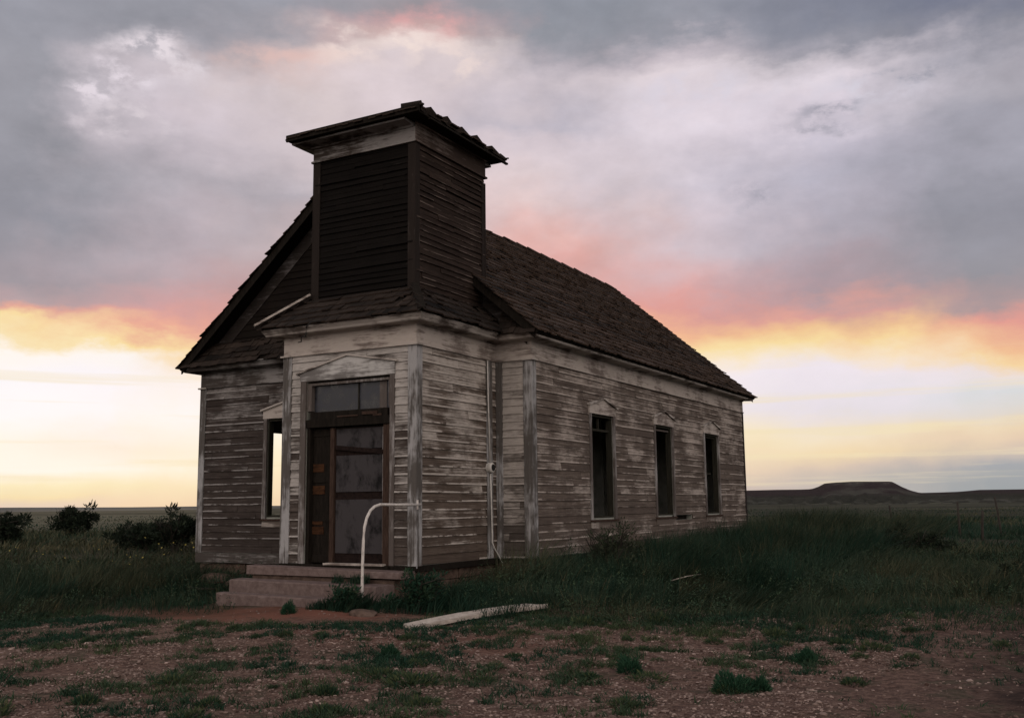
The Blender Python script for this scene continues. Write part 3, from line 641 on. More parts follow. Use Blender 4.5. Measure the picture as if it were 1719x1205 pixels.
# belfry roof: low hipped cap, curled and broken along the right-hand eave
OT = .325; ZC = ZTT+.088; cx_, cyy = (TX0+TX1)/2, (TY0+TY1)/2
E4 = [(TX0-OT, TY0-OT-.05), (TX1+OT, TY0-OT-.05), (TX1+OT, TY1+OT-.05), (TX0-OT, TY1+OT-.05)]
mb = MB()
AP = (cx_, cyy, ZC+.36)
for i in range(4):
    a, b = E4[i], E4[(i+1) % 4]; mb.face([(*a, ZC+.045), (*b, ZC+.045), AP]); mb.face([(*a, ZC), (*b, ZC), (*b, ZC+.045), (*a, ZC+.045)])
mb.face([(*e, ZC) for e in E4][::-1]); tr = mb.build('belfry_roof', MW_DK, bf)
mb = MB()
for i in range(4):
    a, b = Vector((*E4[i], ZC+.048)), Vector((*E4[(i+1) % 4], ZC+.048)); u = (b-a).normalized(); mid = (a+b)/2; v = Vector(AP)-mid; L = v.length; W_ = (b-a).length
    o_ = random.uniform
    shingles(mb, a-v.normalized()*.03, u, v, L, lambda t: (t/L*W_/2, W_-t/L*W_/2), wild=3.0 if i == 1 else 1.4, expo=.15, th=.02, miss=.05 if i == 1 else .01)
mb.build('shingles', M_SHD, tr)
mb = MB()                                                               # loose boards and split shingles standing up along that eave
xe, y0_, y1_ = E4[1][0], E4[1][1], E4[2][1]
for f, l, h, tz in ((.02, .10, .10, .05), (.10, .34, .07, .045), (.28, .30, .085, .06), (.45, .34, .07, .055), (.62, .30, .075, .05), (.80, .34, .05, .03), (.93, .20, .03, .02)):
    y = y0_+(y1_-y0_)*f; zb = ZC+.05
    P = [(xe-.38, y, zb+.03), (xe+.02, y, zb-.02), (xe+.02, y+l, zb-.03), (xe-.38, y+l, zb+.02)]
    Q = [(xe-.38, y, zb+.07+h*1.0), (xe+.04+random.uniform(-.03, .03), y, zb+h*1.35+.01), (xe+.02, y+l, zb+.02), (xe-.38, y+l, zb+.08)]
    mb.hexa(P+Q, col=(.3, 0, 0))
mb.split('broken_board', M_SHD, tr)
mb = MB(); bar(mb, (E4[0][0]-.02, E4[0][1]-.012, ZC-.005), (E4[1][0]+.03, E4[1][1]-.012, ZC-.005), .03, .115); mb.build('eave_board', MW_DK, tr)
mb = MB(); bar(mb, (E4[1][0]+.02, E4[1][1]+.3, ZC-.04), (E4[2][0]+.02, E4[2][1]+.02, ZC-.055), .05, .03); mb.build('eave_board', MW_DK, tr)

# ---- entrance ----
DX0, DX1 = DOOR[0], DOOR[1]
mb = MB(); mb.prism([(DX0-.115, 0, -.01), (DX0-.005, 0, -.01), (DX0-.005, 0, 2.93), (DX1-.002, 0, 2.93), (DX1-.002, 0, -.02), (DX1+.085, 0, -.02), (DX1+.085, 0, 2.98), (DX0-.115, 0, 2.98)], (0, -.037, 0))
en = mb.build('entrance', MT_VB, CH)
mb = MB(); xa, xb = DX0-.16, DX1+.11; xm = (xa+xb)/2+.03
mb.prism([(xa+.03, 0, 2.94), (xb-.02, 0, 2.94), (xb-.02, 0, 3.14), (xm, 0, 3.30), (xa+.03, 0, 3.10)], (0, -.043, 0)); mb.build('pediment', m_trim('trim_pediment', False, .50, pcol=(.50, .49, .48), bare=(.16, .15, .145)), en)
mb = MB()
mb.prism([(xa-.03, 0, 3.055), (xm, 0, 3.30), (xm, 0, 3.325), (xa-.03, 0, 3.08)], (0, -.075, 0)); mb.prism([(xm+.001, 0, 3.30), (xb+.04, 0, 3.13), (xb+.04, 0, 3.155), (xm+.001, 0, 3.325)], (0, -.075, 0)); mb.split('pediment_moulding', MT_HB, en)
# jambs, transom bar, transom light
mb = MB(); mb.box(DX0+.002, DX0+.09, .0, .15, 2.44, 2.90); mb.box(DX1-.05, DX1-.002, .0, .15, 2.44, 2.90); mb.box(DX0+.092, DX1-.052, .0, .15, 2.86, 2.90); mb.split('transom_frame', MT_VB, en)
mb = MB(); mb.box(DX0+.002, DX0+.07, .01, .15, -.015, 2.16); mb.build('jamb', MW_DK, en)
mb = MB(); mb.box(DX1-.15, DX1-.002, .0, .15, -.015, 2.16); mb.build('jamb', MW_BR, en)
mb = MB(); mb.box(DX0-.0, DX1+.0, -.03, .15, 2.17, 2.30); mb.box(DX0+.08, DX1-.06, -.012, .12, 2.302, 2.42); mb.build('transom_bar', MW_DK, en)
mb = MB()
for x, w, z, h in ((-1.52, .42, 2.315, .022), (-1.02, .30, 2.33, .05), (-.80, .16, 2.302, .03)): mb.box(x, x+w, -.034, -.013, z, z+h)
mb.split('splintered_wood', MW_BR, en)
gx = [DX0+.10, -1.55, -1.15, DX1-.06]
mb = MB(); mb.box(gx[0]+.004, gx[3]-.004, .075, .081, 2.43, 2.855); mb.build('glass', M_GL, en)
mb = MB(); mb.box(-1.16, -1.145, .05, .074, 2.43, 2.855); mb.split('muntin', MW_JB, en)
mb = MB(); mb.box(-.74, -.60, .064, .074, 2.43, 2.855); mb.build('torn_board', MT_VB, en)
# left leaf, dark with gaps where bare orange boards show
mb = MB(); xl0, xl1 = DX0+.074, -1.70
mb.box(xl0, xl1, .10, .135, 0.0, 2.15)
for z in (.02, .66, 1.28, 2.03): mb.box(xl0, xl1, .085, .099, z, z+.10)
mb.build('door', MW_DK, en)
mb = MB()
for z, h, a_, b_ in ((1.45, .13, .0, .225), (1.09, .14, .0, .245), (.60, .11, .0, .21), (.455, .12, .0, .235)): mb.box(xl0+a_, xl0+b_, .088, .098, z, z+h)
mb.split('bare_board', M_OR, en)
mb = MB(); mb.box(-1.698, -1.62, .03, .14, 0, 2.15); mb.build('door_post', MW_BR, en)
# right leaf: grey stained panels between dark rails
xr0, xr1 = -1.618, DX1-.155
mb = MB(); mb.box(xr0, xr1, .085, .12, 0.0, 2.15); rd = mb.build('door', M_DR, en)
mb = MB()
for z0_, z1_ in ((.16, 1.0), (1.12, 1.70), (1.80, 2.13)): mb.box(xr0+.02, xr1-.05, .066, .084, z0_, z1_)
mb.split('panel', M_DOOR, rd)
mb = MB(); mb.box(xr1-.045, xr1-.02, .055, .084, .15, 2.13); mb.build('stile', MT_VB, rd)
mb = MB(); bar(mb, (xr0+.02, .045, 1.80), (xr1-.03, .045, 1.70), .02, .07); mb.build('brace', M_DR, rd)
mb = MB(); mb.box(DX0-.02, DX1+.02, -.10, .14, -.075, -.02); mb.build('threshold', MW_DK, en)
mb = MB(); mb.box(-1.70, -.55, -.11, .02, -.018, .012); mb.build('threshold_strip', MT_H, en)

# ---- water table / lowest board, foundation ----
mb = MB(); mb.box(-WV-.03, .035, -.045, -.001, -.09, -.012); mb.box(.001, .045, .0, DV-.03, -.10, -.012); mb.box(XR+.001, XR+.04, DV, YB, -.12, -.012)
mb2 = MB(); mb2.box(XL-.03, -WV-.04, DV-.034, DV-.001, -.20, -.012); mb2.build('water_table', MT_HL, CH)
mb.split('water_table', MW_DK, CH)
mb = MB()
def stones(x0, x1, y0, y1, z0, z1, along):
    z = z0
    while z < z1-.02:
        h = min(random.uniform(.13, .2), z1-z); a = (x0 if along == 'x' else y0)+random.uniform(-.3, 0); end = x1 if along == 'x' else y1
        while a < end:
            w = random.uniform(.25, .5); b = min(a+w-.012, end); a0 = max(a, x0 if along == 'x' else y0); j = random.uniform(0, .025)
            if b-a0 > .03:
                if along == 'x': mb.box(a0, b, y0+j, y1, z, z+h-.012)
                else: mb.box(x0, x1-j, a0, b, z, z+h-.012)
            a += w
        z += h
stones(-WV+.02, -.04, .02, .3, -.75, -.09, 'x'); stones(-.3, -.02, .02, DV, -.75, -.10, 'y'); stones(XR-.3, XR-.03, DV+.02, YB, -.75, -.12, 'y'); stones(XL+.03, -WV-.02, DV+.03, DV+.3, -.75, -.2, 'x'); stones(-.02, XR-.03, DV+.03, DV+.3, -.75, -.1, 'x')
mb.build('foundation', M_STN, CH)
mb = MB(); mb.box(XL+.03, XL+.3, DV+.31, YB-.03, -.8, -.02); mb.box(XL+.03, XR-.31, YB-.3, YB-.03, -.8, -.02); mb.box(-WV+.02, -WV+.3, .31, DV-.001, -.8, -.09); mb.split('foundation', M_STN, CH)

# ---- things fixed to the church ----
cx2 = .062
cp = tube('conduit', [(cx2, 2.07, 3.36), (cx2, 2.09, 2.6), (cx2, 2.13, 1.62)], .0125, M_CND, CH, 8)
tube('conduit', [(cx2, 2.145, 1.42), (cx2, 2.17, .8), (cx2, 2.19, .26), (cx2+.01, 2.23, .17), (cx2+.03, 2.47, -.09), (cx2+.03, 2.475, -.25)], .0125, M_CND, CH, 8)
V, F = tube_data([(.02, 2.143, 1.52), (.10, 2.143, 1.52), (.115, 2.143, 1.52)], [.088, .088, .075], 20)
me = bpy.data.meshes.new('meter_base'); me.from_pydata(V, [], F); me.materials.append(M_CND); mo = bpy.data.objects.new('meter_base', me); C.objects.link(mo); mo.parent = CH
V, F = tube_data([(.116, 2.15, 1.52), (.122, 2.15, 1.52)], [.060, .056], 18)
me = bpy.data.meshes.new('meter_hole'); me.from_pydata(V, [], F); me.materials.append(M_IRON); o2 = bpy.data.objects.new('meter_hole', me); C.objects.link(o2); o2.parent = mo
lb = tube('lamp_bracket', [(-1.52, -.27, ZT+.13), (-1.60, -.38, ZT+.155), (-1.72, -.46, ZT+.14), (-1.80, -.48, ZT+.07), (-1.81, -.48, ZT-.05), (-1.815, -.48, ZT-.10)], .013, M_IRON, CH, 8)
tube('bracket_hook', [(-1.80, -.48, ZT-.10), (-1.88, -.48, ZT-.085), (-1.90, -.48, ZT-.10), (-1.905, -.48, ZT-.17), (-1.97, -.48, ZT-.175)], .009, M_IRON, lb, 6)

# =====================================================================
#                       GROUND, MESA AND HORIZON
# =====================================================================
def dist_nodes(t):
    p = t.new('ShaderNodeNewGeometry').outputs['Position']; x, y, z = t.sep(p)
    dx = t.math('SUBTRACT', x, float(CAM[0])); dy = t.math('SUBTRACT', y, float(CAM[1]))
    return p, x, y, z, t.math('SQRT', t.math('ADD', t.math('MULTIPLY', dx, dx), t.math('MULTIPLY', dy, dy)))
def soft_blob(t, x, y, cx, cy_, rx, ry, nz):
    a = t.math('DIVIDE', t.math('SUBTRACT', x, cx), rx); b = t.math('DIVIDE', t.math('SUBTRACT', y, cy_), ry)
    d = t.math('SQRT', t.math('ADD', t.math('MULTIPLY', a, a), t.math('MULTIPLY', b, b)))
    return t.mr(t.math('ADD', d, t.math('MULTIPLY', nz, 1.1)), 1.75, 1.05, 0.0, 1.0, True)
M_GR, t, b = mat('ground_earth')
p, x, y, z, d = dist_nodes(t)
n1 = t.noise(p, .45, 6, .6); n2 = t.noise(p, 2.2, 7, .65); n3 = t.noise(p, 14, 7, .7); n4 = t.noise(p, 70, 5, .7)
soil = t.mix(n2, (.095, .056, .045, 1), (.20, .13, .107, 1)); soil = t.mix(t.mr(n4, .35, .7), soil, (.28, .178, .14, 1)); soil = t.mix(t.mr(n3, .62, .38), soil, (.075, .045, .037, 1))
red = t.mix(n3, (.15, .062, .043, 1), (.24, .108, .078, 1))
rm = t.math('MAXIMUM', soft_blob(t, x, y, -1.4, -2.0, 2.6, .95, n2), t.math('MULTIPLY', soft_blob(t, x, y, 2.2, -3.2, 3.0, 1.0, n2), .25))
c = t.mix(rm, soil, red)
vignette = t.mix(n3, (.013, .0085, .0075, 1), (.034, .021, .018, 1))  # near-black soil towards the right: vignette darkening painted into the earth colour
vig_mask = soft_blob(t, x, y, 10.2, -1.0, 2.5, 11.0, n2)
c = t.mix(vig_mask, c, vignette)
turf = t.mix(n3, (.012, .017, .009, 1), (.045, .038, .022, 1))
gm = t.mr(t.math('ADD', d, t.math('MULTIPLY', t.math('SUBTRACT', n1, .5), 7.0)), 14.0, 17.5, 0.0, 1.0, True)
gm = t.math('MULTIPLY', gm, t.math('SUBTRACT', 1.0, vig_mask))
low = t.mr(n2, .52, .62, 0.0, .45, True); lowm = t.math('MULTIPLY', low, t.math('SUBTRACT', 1.0, rm))
c = t.mix(lowm, c, (.03, .045, .025, 1)); c = t.mix(gm, c, turf)
far1 = t.noise(t.mapping(p, (.03, .03, .03)), 1.0, 8, .65); far2 = t.noise(t.mapping(p, (.004, .004, .004)), 1.0, 8, .62)
plain = t.mix(t.mr(far1, .38, .66), (.010, .013, .008, 1), (.034, .036, .021, 1)); plain = t.mix(t.mr(far2, .47, .58), plain, (.075, .075, .052, 1))
plain = t.mix(t.mr(t.noise(p, .25, 6, .7), .52, .66), plain, (.016, .02, .012, 1))
c = t.mix(t.mr(d, 35.0, 80.0, 0.0, 1.0, True), c, plain)
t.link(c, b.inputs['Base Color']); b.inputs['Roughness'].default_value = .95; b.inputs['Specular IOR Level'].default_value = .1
bump(t, b, t.math('ADD', t.math('MULTIPLY', n3, 1.0), t.math('MULTIPLY', n4, .35)), .9, .05)
NA, rr = 288, []
r = .4
while r < 9500: rr.append(r); r *= 1.034
rr = np.array(rr); th = np.linspace(0, 2*np.pi, NA, endpoint=False)
R_, T_ = np.meshgrid(rr, th, indexing='ij'); gx_ = CAM[0]+R_*np.cos(T_); gy_ = CAM[1]+R_*np.sin(T_)
vv = np.stack([gx_.ravel(), gy_.ravel(), gh(gx_, gy_).ravel()], 1); vv = np.vstack([vv, [[CAM[0], CAM[1], float(gh(CAM[0], CAM[1]))]]])
i, j = np.meshgrid(np.arange(len(rr)-1), np.arange(NA), indexing='ij'); j2 = (j+1) % NA
q = np.stack([i*NA+j, (i+1)*NA+j, (i+1)*NA+j2, i*NA+j2], -1).reshape(-1, 4)
ctr = len(vv)-1; tri = np.stack([np.full(NA, ctr), np.arange(NA), (np.arange(NA)+1) % NA], 1)
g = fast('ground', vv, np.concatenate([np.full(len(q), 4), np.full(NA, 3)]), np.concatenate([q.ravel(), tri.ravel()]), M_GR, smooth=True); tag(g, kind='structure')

def polar_relief(name, azs, prof, r0, r1, r2, r3, m, rough, nr=70, na=500):
    """a ridge whose rim stands at distance r1; prof = (azimuth, elevation of the rim in degrees)"""
    a = np.linspace(azs[0], azs[1], na); pe = np.interp(a, [q[0] for q in prof], [q[1] for q in prof])
    rs = np.concatenate([np.linspace(r0, r1*.985, nr), np.linspace(r1, r1*1.02, 8), np.linspace(r1*1.05, r2, 12), np.linspace(r2*1.02, r3, 10)])
    H = r1*np.tan(np.radians(pe))+CAM[2]
    A, Rr = np.meshgrid(np.radians(a), rs); Hh = np.broadcast_to(H, A.shape)
    s = np.clip((Rr-r0)/(r1-r0), 0, 1)
    f = np.where(s < .86, .46*(s/.86)**2.0, .46+.54*np.clip((s-.86)/.13, 0, 1)**.8)
    back = np.clip((r3-Rr)/(r3-r2), 0, 1)
    xw = CAM[0]-Rr*np.sin(A); yw = CAM[1]+Rr*np.cos(A)
    gul = (np.sin(A*420+np.sin(Rr*.006)*3)*.5+np.sin(A*991+1.3+Rr*.011)*.3+np.sin(A*233+Rr*.004)*.5)
    z = -2.5+(Hh+2.5)*f*back+rough*gul*s*(1-s)*4*.35*np.clip(Hh/25, .2, 1)
    V = np.stack([xw.ravel(), yw.ravel(), z.ravel()], 1); n_ = len(rs)
    i, j = np.meshgrid(np.arange(n_-1), np.arange(na-1), indexing='ij')
    q = np.stack([i*na+j, i*na+j+1, (i+1)*na+j+1, (i+1)*na+j], -1).reshape(-1, 4)
    o = fast(name, V, np.full(len(q), 4), q.ravel(), m, smooth=True); return tag(o, kind='structure')
M_ME, t, b = mat('mesa_earth')
p, x, y, z, d = dist_nodes(t)
a1 = t.noise(t.mapping(p, (.02, .02, .10)), 1.0, 8, .65); a2 = t.noise(t.mapping(p, (.09, .09, .3)), 1.0, 6, .7); a3 = t.noise(t.mapping(p, (.006, .006, .02)), 1.0, 6, .6)
c = t.mix(a1, (.014, .015, .012, 1), (.050, .050, .040, 1)); c = t.mix(t.mr(a2, .55, .7), c, (.016, .018, .013, 1))
cap = t.mix(a2, (.018, .013, .014, 1), (.052, .040, .041, 1))
zz_ = t.math('ADD', z, t.math('MULTIPLY', t.math('SUBTRACT', a1, .5), 14.0))
c = t.mix(t.mr(zz_, 6.0, 13.0, 0.0, 1.0, True), c, cap); c = t.mix(t.mr(a3, .5, .60, 0.0, .6), c, (.085, .085, .072, 1))
rim = t.math('MULTIPLY', t.mr(z, 23.0, 26.5), t.mr(a2, .56, .64)); c = t.mix(rim, c, (.22, .18, .17, 1))
t.link(c, b.inputs['Base Color']); b.inputs['Roughness'].default_value = 1; b.inputs['Specular IOR Level'].default_value = .05
bump(t, b, t.math('ADD', a1, a2), .8, 4.0)
polar_relief('mesa', (-34, 44), [(-34, -.03), (-26, .12), (-14, .4), (-6, .5), (2, .53), (4.5, .535), (4.9, .50), (5.5, .455), (6.6, .43), (7.35, .425), (7.8, .56), (8.2, .75), (8.65, 1.02), (8.8, 1.045), (9.4, 1.055), (10.7, 1.075), (11.6, 1.04), (12.1, 1.0), (12.45, .82), (12.8, .71), (13.3, .695), (14.6, .70), (17, .675), (22, .5), (30, .3), (38, .12), (44, -.03)], 700, 1500, 2600, 3400, M_ME, 9.0)
M_RD = m_plain('distant_ridge_earth', (.05, .055, .06), (.085, .09, .095), (.003, .003, .02), bs=0)
polar_relief('distant_hills', (-180, 180), [(-180, .10), (-90, .14), (-20, .10), (10, .12), (38, .13), (46, .16), (50, .15), (56, .20), (62, .17), (80, .15), (130, .12), (180, .10)], 3800, 6200, 7500, 8200, M_RD, 3.0, 20, 720)

# =====================================================================
#                     STEPS, RAIL, TIMBER, RUBBLE
# =====================================================================
def slab(name, tl, tr, back, zb, m, parent, seed=0):
    """a worn cast slab: front top edge from tl to tr, running back to y=back, down to zb; edges chipped"""
    rs = random.Random(seed); n = 26; me = MB(); tl = Vector(tl); tr = Vector(tr)
    fr = [tl.lerp(tr, i/n) for i in range(n+1)]; F = []
    for i, q in enumerate(fr):
        c_ = rs.uniform(.008, .022)*(2.2 if rs.random() < .12 else 1)
        F.append([(q.x, q.y-.004, zb), (q.x, q.y+rs.uniform(-.004, .004), q.z-c_), (q.x, q.y+c_*.9, q.z+rs.uniform(-.003, .003)), (q.x, back, q.z+.006), (q.x, back, zb)])
    for a, b_ in zip(F[:-1], F[1:]):
        for k in range(4): me.face([a[k], b_[k], b_[k+1], a[k+1]])
    me.face(F[0]); me.face(F[-1][::-1]); return me.build(name, m, parent)
ST = empty('concrete_steps', (-1.8, -.6, -.6), 'worn concrete entrance steps below the church door', 'steps')
def rel(o, root):
    o.location = Vector(o.location)-Vector(root.location); return o
rel(slab('landing', (-3.12, -.31, -.035), (.06, -.44, -.085), -.106, -.175, M_CON, ST, 1), ST)
rel(slab('landing_base', (-3.02, -.27, -.18), (-.12, -.38, -.20), -.106, -.7, M_STN, ST, 4), ST)
rel(slab('step', (-3.14, -.66, -.235), (-.10, -.84, -.262), -.40, -.75, M_CON, ST, 2), ST)
rel(slab('step', (-3.06, -1.02, -.415), (-.16, -1.22, -.435), -.86, -.85, M_CON, ST, 3), ST)

rail = tube('handrail', [(.045, -1.36, -.66), (.045, -1.355, -.30), (.04, -1.345, .10), (.035, -1.325, .42), (.035, -1.30, .60), (.035, -1.25, .73), (.035, -1.17, .83), (.035, -1.07, .885), (.035, -.95, .91), (.04, -.5, .905), (.055, .06, .905)], .021, M_PIPE, None, 12)
tag(rail, 'bent white pipe handrail standing beside the concrete steps', 'handrail')
tube('end_stub', [(.055, -.03, .83), (.055, -.03, .975)], .017, M_PIPE, rail, 10)

# bleached plank lying in the weeds
mb = MB(); pa_ = Vector((1.80, -2.76, -.535)); pb_ = Vector((2.42, -.36, -.47)); n = 14; dd = (pb_-pa_); sdv = Vector((dd.y, -dd.x, 0)).normalized()
R4 = []
for k in range(n+1):
    f = k/n; c_ = pa_.lerp(pb_, f)+Vector((0, 0, .03*math.sin(f*3.0)+random.uniform(-.003, .003))); w = .075*(1 if f < .82 else max(.12, 1-(f-.82)/.18*.9)); hgt = .048*(1 if f < .9 else .5)
    R4.append([c_-sdv*w+Vector((0, 0, -.01)), c_+sdv*w+Vector((0, 0, -.03)), c_+sdv*w+Vector((0, 0, hgt-.03)), c_-sdv*w+Vector((0, 0, hgt))])
for a, b_ in zip(R4[:-1], R4[1:]):
    for k in range(4): mb.face([a[k], b_[k], b_[(k+1) % 4], a[(k+1) % 4]])
mb.face(R4[0]); mb.face(R4[-1][::-1])
pl = mb.build('plank', M_PLK); tag(pl, 'long bleached plank lying in the weeds in front of the church', 'plank')

def board(name, a, b, w, h, m, label, cat, group=None):
    mb = MB(); bar(mb, a, b, w, h); return tag(mb.build(name, m), label, cat, group)
board('loose_board', (-5.35, .95, -.47), (-4.35, .35, -.40), .13, .03, MW_BR, 'brown board lying left of the steps, tilted towards them', 'board')
board('loose_board', (-6.1, 1.5, -.52), (-5.2, 1.85, -.34), .16, .025, MW_BR, 'broken brown board propped against the church wall left of the steps', 'board')
board('loose_board', (-4.9, .15, -.50), (-4.05, -.15, -.47), .10, .03, MW_JB, 'short grey-brown board flat on the soil nearest the left end of the steps', 'board')
def rock(name, c, r, m, sq=(1, 1, .6), seed=0):
    import bmesh
    bm = bmesh.new(); bmesh.ops.create_icosphere(bm, subdivisions=3, radius=1); rs = np.random.default_rng(seed); k = rs.normal(size=(5, 3))*1.6; ph = rs.uniform(0, 6, 5)
    for v in bm.verts:
        f = 1+.13*sum(math.sin(v.co.dot(Vector(q))+a) for q, a in zip(k, ph))/1.6; v.co = Vector((v.co.x*sq[0], v.co.y*sq[1], v.co.z*sq[2]))*f*r
        v.co = Vector((round(v.co.x/(r*.22))*r*.22*.35+v.co.x*.65, round(v.co.y/(r*.25))*r*.25*.35+v.co.y*.65, v.co.z))
    me = bpy.data.meshes.new(name); bm.to_mesh(me); bm.free(); me.materials.append(m); o = bpy.data.objects.new(name, me); o.location = c; C.objects.link(o); return o
tag(rock('fallen_stone', (-5.5, 1.35, -.47), .24, M_STN, (1.5, 1, .6), 3), 'large brown stone in the rubble left of the steps', 'stone')
tag(rock('fallen_stone', (-4.5, .85, -.48), .17, M_STN, (1.2, 1, .7), 4), 'smaller squarish stone between the rubble and the steps', 'stone')
tag(rock('fallen_stone', (.55, -1.95, -.52), .16, M_STN, (1.4, 1, .45), 6), 'flat tan stone in the weeds at the right end of the steps', 'stone')

# leaning fence posts out on the plain
for (x_, y_, lx, ly, h_), lab in zip(((3.4, 22.5, -.10, .1, 1.15), (6.15, 20.9, .07, .0, .95), (5.1, 25.5, -.02, .1, 1.2), (6.2, 28.6, -.14, .1, 1.45)),
        ('slender leaning fence post nearest to the mesa, farthest left of the posts', 'short thick fence post, the nearest of the three posts on the right', 'thin upright fence post behind the short thick one', 'tall leaning fence post farthest right on the plain')):
    z_ = float(gh(x_, y_)); o = tube('fence_post', [(0, 0, -.3), (lx*.3, ly*.3, h_*.35), (lx*.62, ly*.6, h_*.7), (lx, ly, h_)], [.045, .042, .038, .034], M_POST, None, 8); o.location = (x_, y_, z_)
    tag(o, lab, 'fence post', 'fence posts on the plain to the right')

# =====================================================================
#                            VEGETATION
# =====================================================================
M_GS = m_attr('grass_blades', (.008, .029, .018), (.14, .115, .065), .8, (.6, .6, .6), .25, 0)
M_WD = m_attr('weed_leaves', (.010, .034, .020), (.075, .090, .038), .8, (3, 3, 3), .4, 0)
M_SG = m_attr('sage_leaves', (.010, .040, .022), (.035, .085, .045), .8, (3, 3, 3), .3, 0)
M_BS = m_attr('bush_leaves', (.006, .012, .008), (.03, .04, .022), .85, (3, 3, 3), .3, 0)
M_BSL = m_attr('leafy_bush_leaves', (.02, .03, .018), (.06, .065, .04), .85, (3, 3, 3), .3, 0)
M_FLW = m_plain('yellow_petals', (.30, .24, .05), (.55, .45, .14), (30, 30, 30), bs=0)
M_ST = m_plain('pebbles_plain', (.1, .1, .1), (.2, .2, .2))
def blade_mesh(x, y, z, h, lx, ly, w, col):
    N = len(x); ang = rng.uniform(0, np.pi, N); ca, sa = np.cos(ang), np.sin(ang)
    V = np.zeros((N, 7, 3)); k = 0
    for tt, ww in ((0, .75), (.38, 1.0), (.74, .62)):
        for s in (-1, 1):
            V[:, k, 0] = x+lx*h*tt**1.8+ca*w*ww*s*.5; V[:, k, 1] = y+ly*h*tt**1.8+sa*w*ww*s*.5; V[:, k, 2] = z+h*tt*(1-.18*tt*np.hypot(lx, ly)); k += 1
    V[:, 6, 0] = x+lx*h; V[:, 6, 1] = y+ly*h; V[:, 6, 2] = z+h*(1-.18*np.hypot(lx, ly))
    base = (np.arange(N)*7)[:, None]
    idx = (base+np.array([0, 1, 3, 2, 2, 3, 5, 4, 4, 5, 6])).ravel(); cnt = np.tile([4, 4, 3], N)
    cc = np.zeros((N, 7, 3)); cc[:, :, 0] = np.asarray(col)[:, None]; return V.reshape(-1, 3), cnt, idx, cc.reshape(-1, 3)
def vn(x, y, f, s):
    """cheap smooth noise 0..1"""
    a = np.sin(x*f+s)+np.sin(y*f*1.21+s*2.1)+np.sin((x+y)*f*.73+s*.7)+np.sin((x-y*1.3)*f*1.37+s*3.3)+.6*np.sin((x*1.7+y*.6)*f*2.3+s*1.9)
    return np.clip(.5+a/6.5, 0, 1)
def azr(x, y): return np.degrees(np.arctan2(-(x-CAM[0]), y-CAM[1])), np.hypot(x-CAM[0], y-CAM[1])
def in_church(x, y, m=.06):
    return ((x > XL-m) & (x < XR+m) & (y > DV-m) & (y < YB+m)) | ((x > -WV-m) & (x < m) & (y > -m-.05) & (y < DV+m)) | ((x > -3.3) & (x < -.1) & (y > -1.28) & (y < .1))
AZK = [-6, 0, 5, 10, 15, 20, 25, 29, 32, 34, 37, 41, 46, 52, 58, 66]
D0K = [17, 14.4, 11.6, 9.7, 9.6, 10.2, 11.2, 12.2, 12.6, 13.2, 15.5, 16.4, 15.6, 14.9, 14.4, 14.4]
def tallness(x, y):
    a, d = azr(x, y); d0 = np.interp(a, AZK, D0K)+2.4*(vn(x, y, 1.1, 2.0)-.5)+1.6*(vn(x, y, 3.1, 5.0)-.5)
    w = np.interp(a, [-6, 5, 18, 28, 66], [6.5, 6.5, 6.0, 4.6, 4.6]); return np.clip((d-d0)/w, 0, 1)
def scatter(N, r0, r1, a0=-6, a1=64, pw=0.0):
    """pw=0: constant density on the ground; pw=1: constant per log distance"""
    u_ = rng.uniform(0, 1, N); r_ = np.sqrt(r0**2+u_*(r1**2-r0**2)) if pw == 0 else r0*(r1/r0)**u_
    a_ = np.radians(rng.uniform(a0, a1, N)); return CAM[0]-r_*np.sin(a_), CAM[1]+r_*np.cos(a_)
# --- tall rank grass round the church ---
parts = []
def add_grass(x, y, hh, w, dry, lean=(.28, -.05), sp=.28):
    N = len(x); lx = lean[0]+rng.normal(0, sp, N)+1.1*(vn(x, y, 1.3, 2.7)-.5)+.7*(vn(x, y, 5.0, .7)-.5); ly = lean[1]+rng.normal(0, sp, N)+1.1*(vn(x, y, 1.5, 5.7)-.5)
    parts.append(blade_mesh(x, y, gh(x, y)-.01, hh, lx, ly, w, dry))
x, y = scatter(150000, 12, 24); T = tallness(x, y); clump = vn(x, y, 2.6, 5.0); big = vn(x, y, .8, 1.0)
keep = (T > .03) & ((vn(x, y, 1.9, 2.9)*.7+vn(x, y, 4.3, 1.9)*.3+T*.85) > .60) & ~in_church(x, y) & (rng.uniform(0, 1, len(x)) < .25+.75*T)
a, d = azr(x, y); hh = (.05+.36*T*(.45+.9*clump)*(.6+.7*big))*rng.uniform(.6, 1.25, len(x)); hh *= np.where((x > .6) & (x < 5.5) & (y > 1.0), 1.45, 1.0); hh *= np.where((x > -.2) & (x < 2.2) & (y > -1.6) & (y < 3.5), 1.05, 1.0)
hh *= np.clip(1-(a-2)/-8, .55, 1)*np.clip(.42+.58*(d-11.5)/4.5, .42, 1)
dry = np.clip(.02+.16*vn(x, y, .9, 8.8)+.30*(vn(x, y, 1.9, 7.0) > .64)*rng.uniform(.2, 1, len(x))+rng.normal(0, .05, len(x))+.6*(rng.uniform(0, 1, len(x)) < .02), 0, 1)
k = keep; add_grass(x[k], y[k], hh[k], rng.uniform(.006, .013, k.sum()), dry[k])
